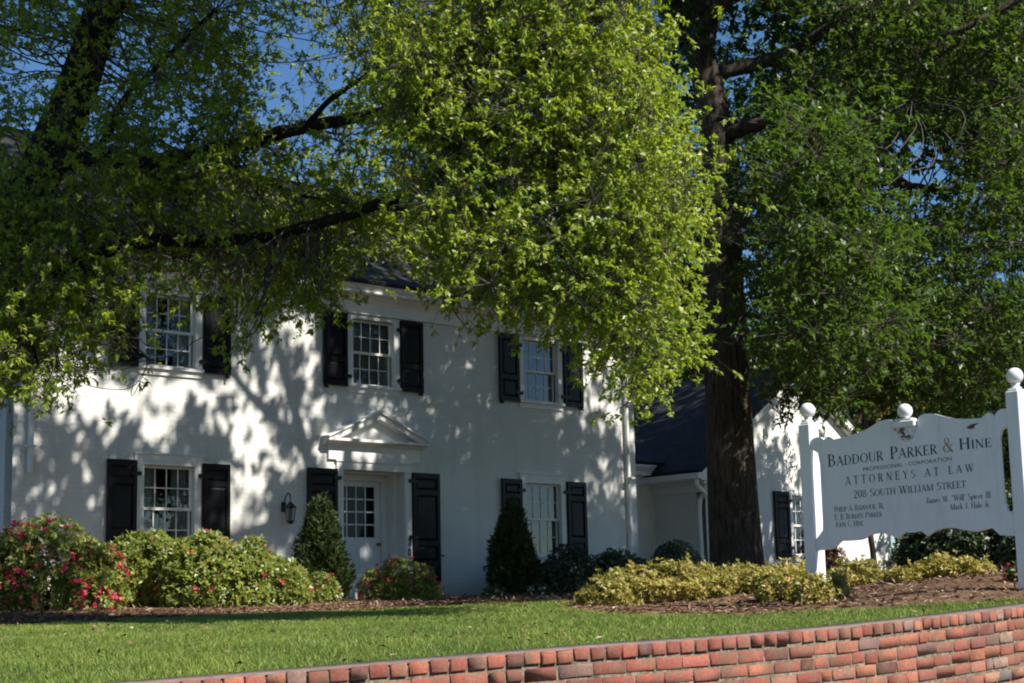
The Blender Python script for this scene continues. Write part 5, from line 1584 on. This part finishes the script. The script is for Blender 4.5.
# lettering drawn stroke by stroke: thick stems, thin hairlines, small serifs
TK, TN = 0.145, 0.06
def _V(x, a=0, b=1, w=TK, s0=True, s1=True):
    o = [('l', x, a, x, b, w)]
    if s0: o.append(('l', x - w * .5 - .07, a + .02, x + w * .5 + .07, a + .02, .04))
    if s1: o.append(('l', x - w * .5 - .07, b - .02, x + w * .5 + .07, b - .02, .04))
    return o
def _L(x0, y0, x1, y1, w=TN): return [('l', x0, y0, x1, y1, w)]
def _S(x, y, h=.12): return [('l', x - h, y, x + h, y, .04)]
def _A(cx, cy, rx, ry, a0, a1, k=TK, n=TN): return [('a', cx, cy, rx, ry, a0, a1, k, n)]
GL = {
 'A': (.80, _L(.08, 0, .40, 1, TN) + _L(.38, 1, .70, 0, TK) + _L(.19, .34, .58, .34) + _S(.08, .02) + _S(.71, .02, .13)),
 'B': (.68, _V(.15) + _L(.15, .975, .36, .975) + _L(.15, .52, .38, .52) + _L(.15, .025, .38, .025) + _A(.35, .75, .17, .225, 90, -90) + _A(.37, .27, .22, .245, 90, -90)),
 'C': (.74, _A(.42, .5, .34, .475, 50, 310) + _L(.64, .80, .64, .98, .05) + _L(.64, .04, .66, .2, .04)),
 'D': (.82, _V(.15) + _L(.15, .975, .36, .975) + _L(.15, .025, .36, .025) + _A(.35, .5, .36, .475, 90, -90)),
 'E': (.64, _V(.15) + _L(.15, .975, .54, .975) + _L(.15, .52, .46, .52) + _L(.15, .025, .57, .025) + _L(.54, .80, .54, 1, .05) + _L(.57, 0, .57, .22, .05) + _L(.46, .43, .46, .61, .04)),
 'H': (.84, _V(.15) + _V(.68) + _L(.15, .52, .68, .52)),
 'I': (.32, _V(.16)),
 'J': (.46, _V(.28, .2, 1, s0=False) + _A(.15, .2, .13, .17, 0, -150)),
 'K': (.78, _V(.15) + _L(.2, .42, .62, 1, TN) + _L(.33, .56, .68, 0, TK) + _S(.62, .98, .11) + _S(.69, .02, .12)),
 'L': (.60, _V(.15) + _L(.15, .025, .53, .025) + _L(.53, 0, .53, .25, .05)),
 'M': (1.0, _V(.12, w=TN) + _V(.86) + _L(.12, 1, .47, 0, TK) + _L(.47, 0, .86, 1, TN)),
 'N': (.82, _V(.13, w=TN) + _L(.13, 1, .68, 0, TK) + _V(.68, w=TN, s0=False)),
 'O': (.84, _A(.42, .5, .35, .475, 0, 360)),
 'P': (.64, _V(.15) + _L(.15, .975, .36, .975) + _L(.15, .46, .36, .46) + _A(.35, .72, .20, .255, 90, -90)),
 'R': (.74, _V(.15) + _L(.15, .975, .36, .975) + _L(.15, .50, .36, .50) + _A(.35, .74, .19, .235, 90, -90) + _L(.34, .5, .64, 0, TK) + _S(.65, .02, .11)),
 'S': (.58, _A(.29, .74, .20, .235, 40, 270, TK, .07) + _A(.29, .26, .21, .235, 90, -140, TK, .07) + _L(.46, .82, .46, .97, .04) + _L(.10, .03, .10, .2, .04)),
 'T': (.70, _V(.35, s1=False) + _L(.04, .97, .66, .97) + _L(.05, .78, .05, 1, .05) + _L(.65, .78, .65, 1, .05)),
 'U': (.80, _V(.15, .32, 1, s0=False) + _V(.66, .32, 1, TN, s0=False) + _A(.405, .33, .255, .305, 180, 360, .12, TN)),
 'W': (1.12, _L(.10, 1, .34, 0, TK) + _L(.34, 0, .56, .95, TN) + _L(.54, 1, .78, 0, TK) + _L(.78, 0, 1.02, 1, TN) + _S(.10, .98, .1) + _S(.54, .98, .1) + _S(1.02, .98, .1)),
 'Y': (.74, _L(.10, 1, .38, .48, TK) + _L(.66, 1, .38, .48, TN) + _V(.37, 0, .48, s1=False) + _S(.1, .98, .11) + _S(.66, .98, .1)),
 '2': (.56, _A(.27, .71, .19, .26, 160, -35) + _L(.40, .56, .08, .05, .08) + _L(.06, .05, .50, .05, .11)),
 '0': (.58, _A(.29, .5, .21, .47, 0, 360)),
 '8': (.56, _A(.28, .74, .17, .235, 0, 360, .10, .06) + _A(.28, .26, .21, .235, 0, 360, .13, .06)),
 '&': (.86, _A(.34, .76, .17, .215, 0, 360, .09, .07) + _A(.31, .27, .25, .25, 60, 330, .13, .07) + _L(.22, .66, .74, .02, .14) + _L(.52, .10, .72, .48, .06) + _S(.72, .48, .1) + _S(.76, .02, .09)),
 '.': (.24, [('l', .12, 0, .12, .13, .13)]), ',': (.26, [('l', .14, .12, .14, 0, .12), ('l', .14, .02, .07, -.14, .06)]),
 '"': (.34, [('l', .10, .68, .10, 1, .06), ('l', .23, .68, .23, 1, .06)]), ' ': (.42, []),
 'a': (.50, _V(.36, 0, .42, s0=False, s1=False) + _A(.24, .42, .13, .17, 0, 170, TK, TN) + _A(.20, .17, .13, .16, 0, 360, .11, .05) + _L(.36, .03, .47, .03, .05)),
 'c': (.48, _A(.25, .30, .18, .28, 50, 310)),
 'e': (.50, _A(.25, .30, .18, .28, 0, 310) + _L(.08, .33, .42, .33, .05)),
 'i': (.28, _V(.14, 0, .60, s1=False) + [('l', .14, .74, .14, .87, .13)] + _L(.05, .57, .16, .57, .05)),
 'k': (.56, _V(.14, 0, 1, s1=False) + _L(.18, .26, .42, .58) + _L(.26, .36, .47, 0, .12) + _S(.42, .58, .08) + _S(.47, .02, .08) + _L(.04, .97, .16, .97, .05)),
 'l': (.28, _V(.14, 0, 1, s1=False) + _L(.04, .97, .16, .97, .05)),
 'm': (.86, _V(.14, 0, .58, s1=False) + _V(.43, 0, .44, s1=False) + _V(.72, 0, .44, s1=False) + _A(.285, .42, .145, .16, 0, 180, .10, .06) + _A(.575, .42, .145, .16, 0, 180, .10, .06)),
 'p': (.56, _V(.14, -.32, .58, s1=False) + _A(.27, .30, .20, .28, 130, -140)),
 'r': (.42, _V(.14, 0, .58, s1=False) + _A(.29, .42, .13, .16, 30, 160, .09, .06) + [('l', .38, .46, .38, .56, .09)]),
 's': (.42, _A(.21, .45, .13, .14, 40, 270, .11, .06) + _A(.21, .16, .14, .14, 90, -140, .11, .06)),
}
def set_line(chars, p_left, p_right, cap_l, cap_r, mat, tracking=.06, small=0.80, name='lettering'):
    """chars: list of (glyph, scale) or a gap; runs from p_left to p_right (baseline points on the board)"""
    width = 0
    lay = []
    for ch, sc_ in chars:
        adv, st = GL[ch]
        lay.append((width, sc_, st)); width += (adv + tracking) * sc_
    width -= tracking
    a = np.array(p_left); b = np.array(p_right)
    ex = (b - a) / width
    m = MB()
    y = -TH - 0.0006
    q = 0
    def pt(x, z, x0, s_, ):
        X = x0 + x * s_
        f_ = X / width
        cap = cap_l + (cap_r - cap_l) * f_
        pos = a + ex * X
        return (pos[0], pos[1] + z * s_ * cap)
    def quad(c4, x0, s_):
        nonlocal q
        yy = y - 0.00012 * (q % 9); q += 1
        P4 = [pt(px, pz, x0, s_) for px, pz in c4]
        ar = sum(P4[i][0] * P4[(i + 1) % 4][1] - P4[(i + 1) % 4][0] * P4[i][1] for i in range(4))
        if ar < 0: P4 = P4[::-1]
        m.quad(*[(px, yy, pz) for px, pz in P4])
    for x0, s_, st in lay:
        for k in st:
            if k[0] == 'l':
                _, xa, za, xb, zb_, w_ = k
                dx, dz = xb - xa, zb_ - za
                L = math.hypot(dx, dz) or 1
                nx, nz = -dz / L * w_ / 2, dx / L * w_ / 2
                if abs(dx) > .02 and abs(dz) > .5:      # sloping strokes end level
                    nx, nz = w_ / 2 * L / abs(dz) * .95, 0
                quad([(xa + nx, za + nz), (xb + nx, zb_ + nz), (xb - nx, zb_ - nz), (xa - nx, za - nz)], x0, s_)
            else:
                _, cx_, cz_, rx, ry, a0, a1, tk, tn = k
                N = max(6, int(abs(a1 - a0) / 20))
                pv = []
                for i in range(N + 1):
                    an = R(a0 + (a1 - a0) * i / N)
                    w_ = tn + (tk - tn) * abs(math.cos(an)) ** 1.3
                    c_, s2 = math.cos(an), math.sin(an)
                    pv.append(((cx_ + (rx - w_ / 2) * c_, cz_ + (ry - w_ / 2 * .9) * s2), (cx_ + (rx + w_ / 2) * c_, cz_ + (ry + w_ / 2 * .3) * s2)))
                for i in range(N):
                    quad([pv[i][0], pv[i][1], pv[i + 1][1], pv[i + 1][0]], x0, s_)
    return m.build(name, mat, panel)
def caps(text, small=.78):
    """capitals and small capitals: lower-case letters become small capitals"""
    return [(c.upper(), small if c.islower() else 1.0) for c in text]
def plain(text): return [(c, 1.0) for c in text]
def B4(x, y):
    t, z = board(800 + x / 4.571, 400 + y / 4.571); return (t, z - zs)
def capm(x, y0, y1): return B4(x, y0)[1] - B4(x, y1)[1]
cl, cr_ = capm(130, 250, 306), capm(735, 172, 224)
def seg_line(txt, xa, ya, xb, yb, ca, cb, mat, **kw): return set_line(txt, B4(xa, ya), B4(xb, yb), ca, cb, mat, **kw)
seg_line(caps('Baddour'), 128, 306, 382, 276, cl, cl, M['letter'])
seg_line(caps('Parker'), 413, 272, 628, 246, cl, cl, M['letter'])
seg_line(plain('&'), 655, 242, 702, 236, cl * 1.18, cl * 1.18, M['gold'])
seg_line(caps('Hine'), 728, 228, 876, 214, cr_, cr_, M['letter'])
seg_line(plain('ATTORNEYS AT LAW'), 208, 390, 796, 326, capm(215, 350, 390), capm(780, 290, 326), M['letter'], tracking=.42)
seg_line(caps('208 South William Street', .86), 246, 450, 760, 399, capm(255, 413, 450), capm(750, 362, 399), M['letter'], tracking=.04)
hh = capm(170, 486, 512)
seg_line(caps('Philip A. Baddour, Jr.', .84), 158, 513, 386, 494, hh, hh, M['letter'], tracking=.0)
seg_line(caps('E. B. Borden Parker', .84), 160, 549, 376, 533, hh, hh, M['letter'], tracking=.0)
seg_line(caps('John C. Hine', .84), 163, 583, 291, 574, hh, hh, M['letter'], tracking=.0)
h2 = capm(860, 418, 446)
seg_line(plain('James W. "Will" Spicer III'), 578, 473, 873, 446, h2, h2, M['letter'], tracking=.02)
seg_line(plain('Mark J. Hale Jr.'), 688, 503, 872, 489, h2, h2, M['letter'], tracking=.03)
def wide_text(txt, xa, ya, xb, yb, cap):
    cu = bpy.data.curves.new('lettering', 'FONT'); cu.body = txt
    o = bpy.data.objects.new('tmp', cu); COL.objects.link(o)
    dg = bpy.context.evaluated_depsgraph_get()
    me = bpy.data.meshes.new_from_object(o.evaluated_get(dg))
    bpy.data.objects.remove(o)
    co = np.array([v.co[:] for v in me.vertices]); x0, x1 = co[:, 0].min(), co[:, 0].max(); h_ = 0.70
    a, b = np.array(B4(xa, ya)), np.array(B4(xb, yb))
    for v in me.vertices:
        f_ = (v.co.x - x0) / (x1 - x0); p_ = a + (b - a) * f_
        v.co = (p_[0], -TH - .0008, p_[1] + v.co.y / h_ * cap)
    link_mesh('lettering', me, M['letter'], panel)
wide_text('PROFESSIONAL \u00b7 CORPORATION', 290, 326, 694, 276, capm(300, 309, 326))
WORLD_SPACE = True

# small spotlight in the bed, lighting the trunk at night
g = at(705, 579, 19.5)
zb = float(gz(g[0], g[1]))
sp = tag(empty('garden_spotlight', (g[0], g[1], zb), R(25)), 'small black garden spotlight among the low shrubs before the trunk', 'spotlight')
WORLD_SPACE = False
hgt = g[2] - zb
m_ = MB(); m_.tube([(0, 0, -.1), (0, 0, hgt - .03)], .014, 8); m_.build('stake', M['iron'], sp)
m_ = MB(); m_.box(-.10, .10, -.07, .08, hgt - .03, hgt + .10, ch=.01); m_.box(-.12, .12, -.10, .08, hgt + .1005, hgt + .115, ch=.004); m_.build('housing', M['iron'], sp)
m_ = MB(); m_.box(-.085, .085, -.076, -.0705, hgt - .015, hgt + .085); m_.build('lens', M['trim'], sp)
WORLD_SPACE = True
# capped white pipe by the doorstep
g = gp(356, 601)
pp = MB(); pp.lathe([(.022, -.05), (.022, .14)], 0, 0, 12); pp.lathe([(.03, .1405), (.03, .18), (.02, .19)], 0, 0, 12)
po = pp.build('vent_pipe', M['trim']); po.location = [float(q) for q in g]
tag(po, 'short white capped pipe in the mulch by the front door', 'pipe')

# ------------------------------------------------------------------ mulch chips and grass
def scatter(n, xr, yr, near=None):
    X = rng.uniform(*xr, n); Y = rng.uniform(*yr, n)
    return X, Y
X, Y = scatter(90000, (-9, 9), (11, 33))
k = in_bed(X, Y) & (Y > wall_y(X) + .3)
hs = (np.stack([X, Y], -1) - HO[:2]) @ HN[:2]
k &= hs > 0.02
k &= np.abs(X / Y) < .36
X, Y = X[k], Y[k]
k = rng.random(len(X)) < np.clip(16 / Y, 0, 1) ** 1.5
X, Y = X[k], Y[k]
P = np.stack([X, Y, gz(X, Y) + .012 + rng.uniform(0, .022, len(X))], -1)
D = unit(rng.normal(size=(len(X), 3)) * np.array([1, 1, .28]))
A = Arr(); A.add(*leaf_quads(P, D, np.array([0, 0, 1.0]) + rng.normal(0, .35, P.shape), rng.uniform(.03, .11, len(X)), rng.uniform(.010, .026, len(X)), .06))
tag(A.build('mulch_chips', M['chip']), 'loose brown bark mulch covering the planting beds', 'mulch', kind='stuff')

def blades(n, yr, h, w_, xr=(-9, 9)):
    X = rng.uniform(*xr, n * 3); Y = rng.uniform(*yr, n * 3)
    wy = wall_y(X)
    k = (np.abs(X / Y) < .37) & (Y > wy + .12)
    X, Y = X[k], Y[k]
    k = ~in_bed(X + rng.normal(0, .03, len(X)), Y + rng.normal(0, .03, len(X)))
    hs = (np.stack([X, Y], -1) - HO[:2]) @ HN[:2]
    k &= hs > .05
    X, Y = X[k][:n], Y[k][:n]
    m = len(X)
    pat = .8 + .22 * np.sin(X * 2.1 + np.sin(Y * 1.3) * 2) * np.sin(Y * 1.7 + X * .6) + .18 * np.sin(X * 6.3 + Y * 4.1)
    edge = np.clip((Y - wall_y(X) - .12) / .5, 0, 1)
    hh_ = h * rng.uniform(.55, 1.25, m) * pat * (.75 + .25 * edge)
    D = unit(np.stack([rng.normal(0, .42, m), rng.normal(0, .42, m), np.ones(m)], -1))
    bend = rng.normal(0, .35, (m, 3)) * np.array([1, 1, 0])
    S_ = unit(np.cross(D, rng.normal(size=(m, 3))))
    P = np.stack([X, Y, gz(X, Y) - .005], -1)
    hw = (w_ * rng.uniform(.7, 1.3, m))[:, None] * .5
    a, b = P - S_ * hw, P + S_ * hw
    md = P + D * hh_[:, None] * .6
    tip = P + (D + bend * .6) * hh_[:, None]
    V = np.stack([a, b, md + S_ * hw * .8, tip, md - S_ * hw * .8], 1)
    base = np.arange(m)[:, None] * 5
    Fq = np.concatenate([base + np.array([[0, 1, 2, 4]]), base + np.array([[4, 2, 3, 3]])])
    return V.reshape(-1, 3), Fq, m
VV, QQ, TT, off = [], [], [], 0
for (n_, yr, h, w_) in ((150000, (7.4, 13.5), .050, .0045), (90000, (13.5, 18), .045, .007), (50000, (18, 27), .034, .010)):
    V, Fq, m = blades(n_, yr, h, w_)
    VV.append(V); QQ.append(Fq[:m] + off); TT.append(Fq[m:, :3] + off); off += len(V)
V = np.vstack(VV); Q = np.vstack(QQ); Tt = np.vstack(TT)
me = bpy.data.meshes.new('grass')
me.vertices.add(len(V)); me.vertices.foreach_set('co', V.astype(np.float32).ravel())
li = np.concatenate([Q.ravel(), Tt.ravel()]).astype(np.int32)
me.loops.add(len(li)); me.loops.foreach_set('vertex_index', li)
me.polygons.add(len(Q) + len(Tt))
me.polygons.foreach_set('loop_start', np.concatenate([np.arange(len(Q)) * 4, len(Q) * 4 + np.arange(len(Tt)) * 3]).astype(np.int32))
me.update(calc_edges=True)
tag(link_mesh('grass', me, M['grass']), 'short mown green grass of the front lawn', 'grass', kind='stuff')

# fallen leaves on the lawn
n_ = 700
X = rng.uniform(-5, 5, n_); Y = rng.uniform(8.4, 20, n_)
k = (Y > wall_y(X) + .15) & ~in_bed(X, Y)
X, Y = X[k], Y[k]
P = np.stack([X, Y, gz(X, Y) + rng.uniform(.02, .05, len(X))], -1)
A = Arr(); A.add(*leaf_quads(P, rng.normal(size=P.shape) * np.array([1, 1, .25]), np.array([0, 0, 1.0]) + rng.normal(0, .5, P.shape), rng.uniform(.03, .06, len(X)), rng.uniform(.012, .024, len(X))))
tag(A.build('fallen_leaves', M['chip']), 'dry fallen leaves scattered over the lawn', 'leaves', kind='stuff')
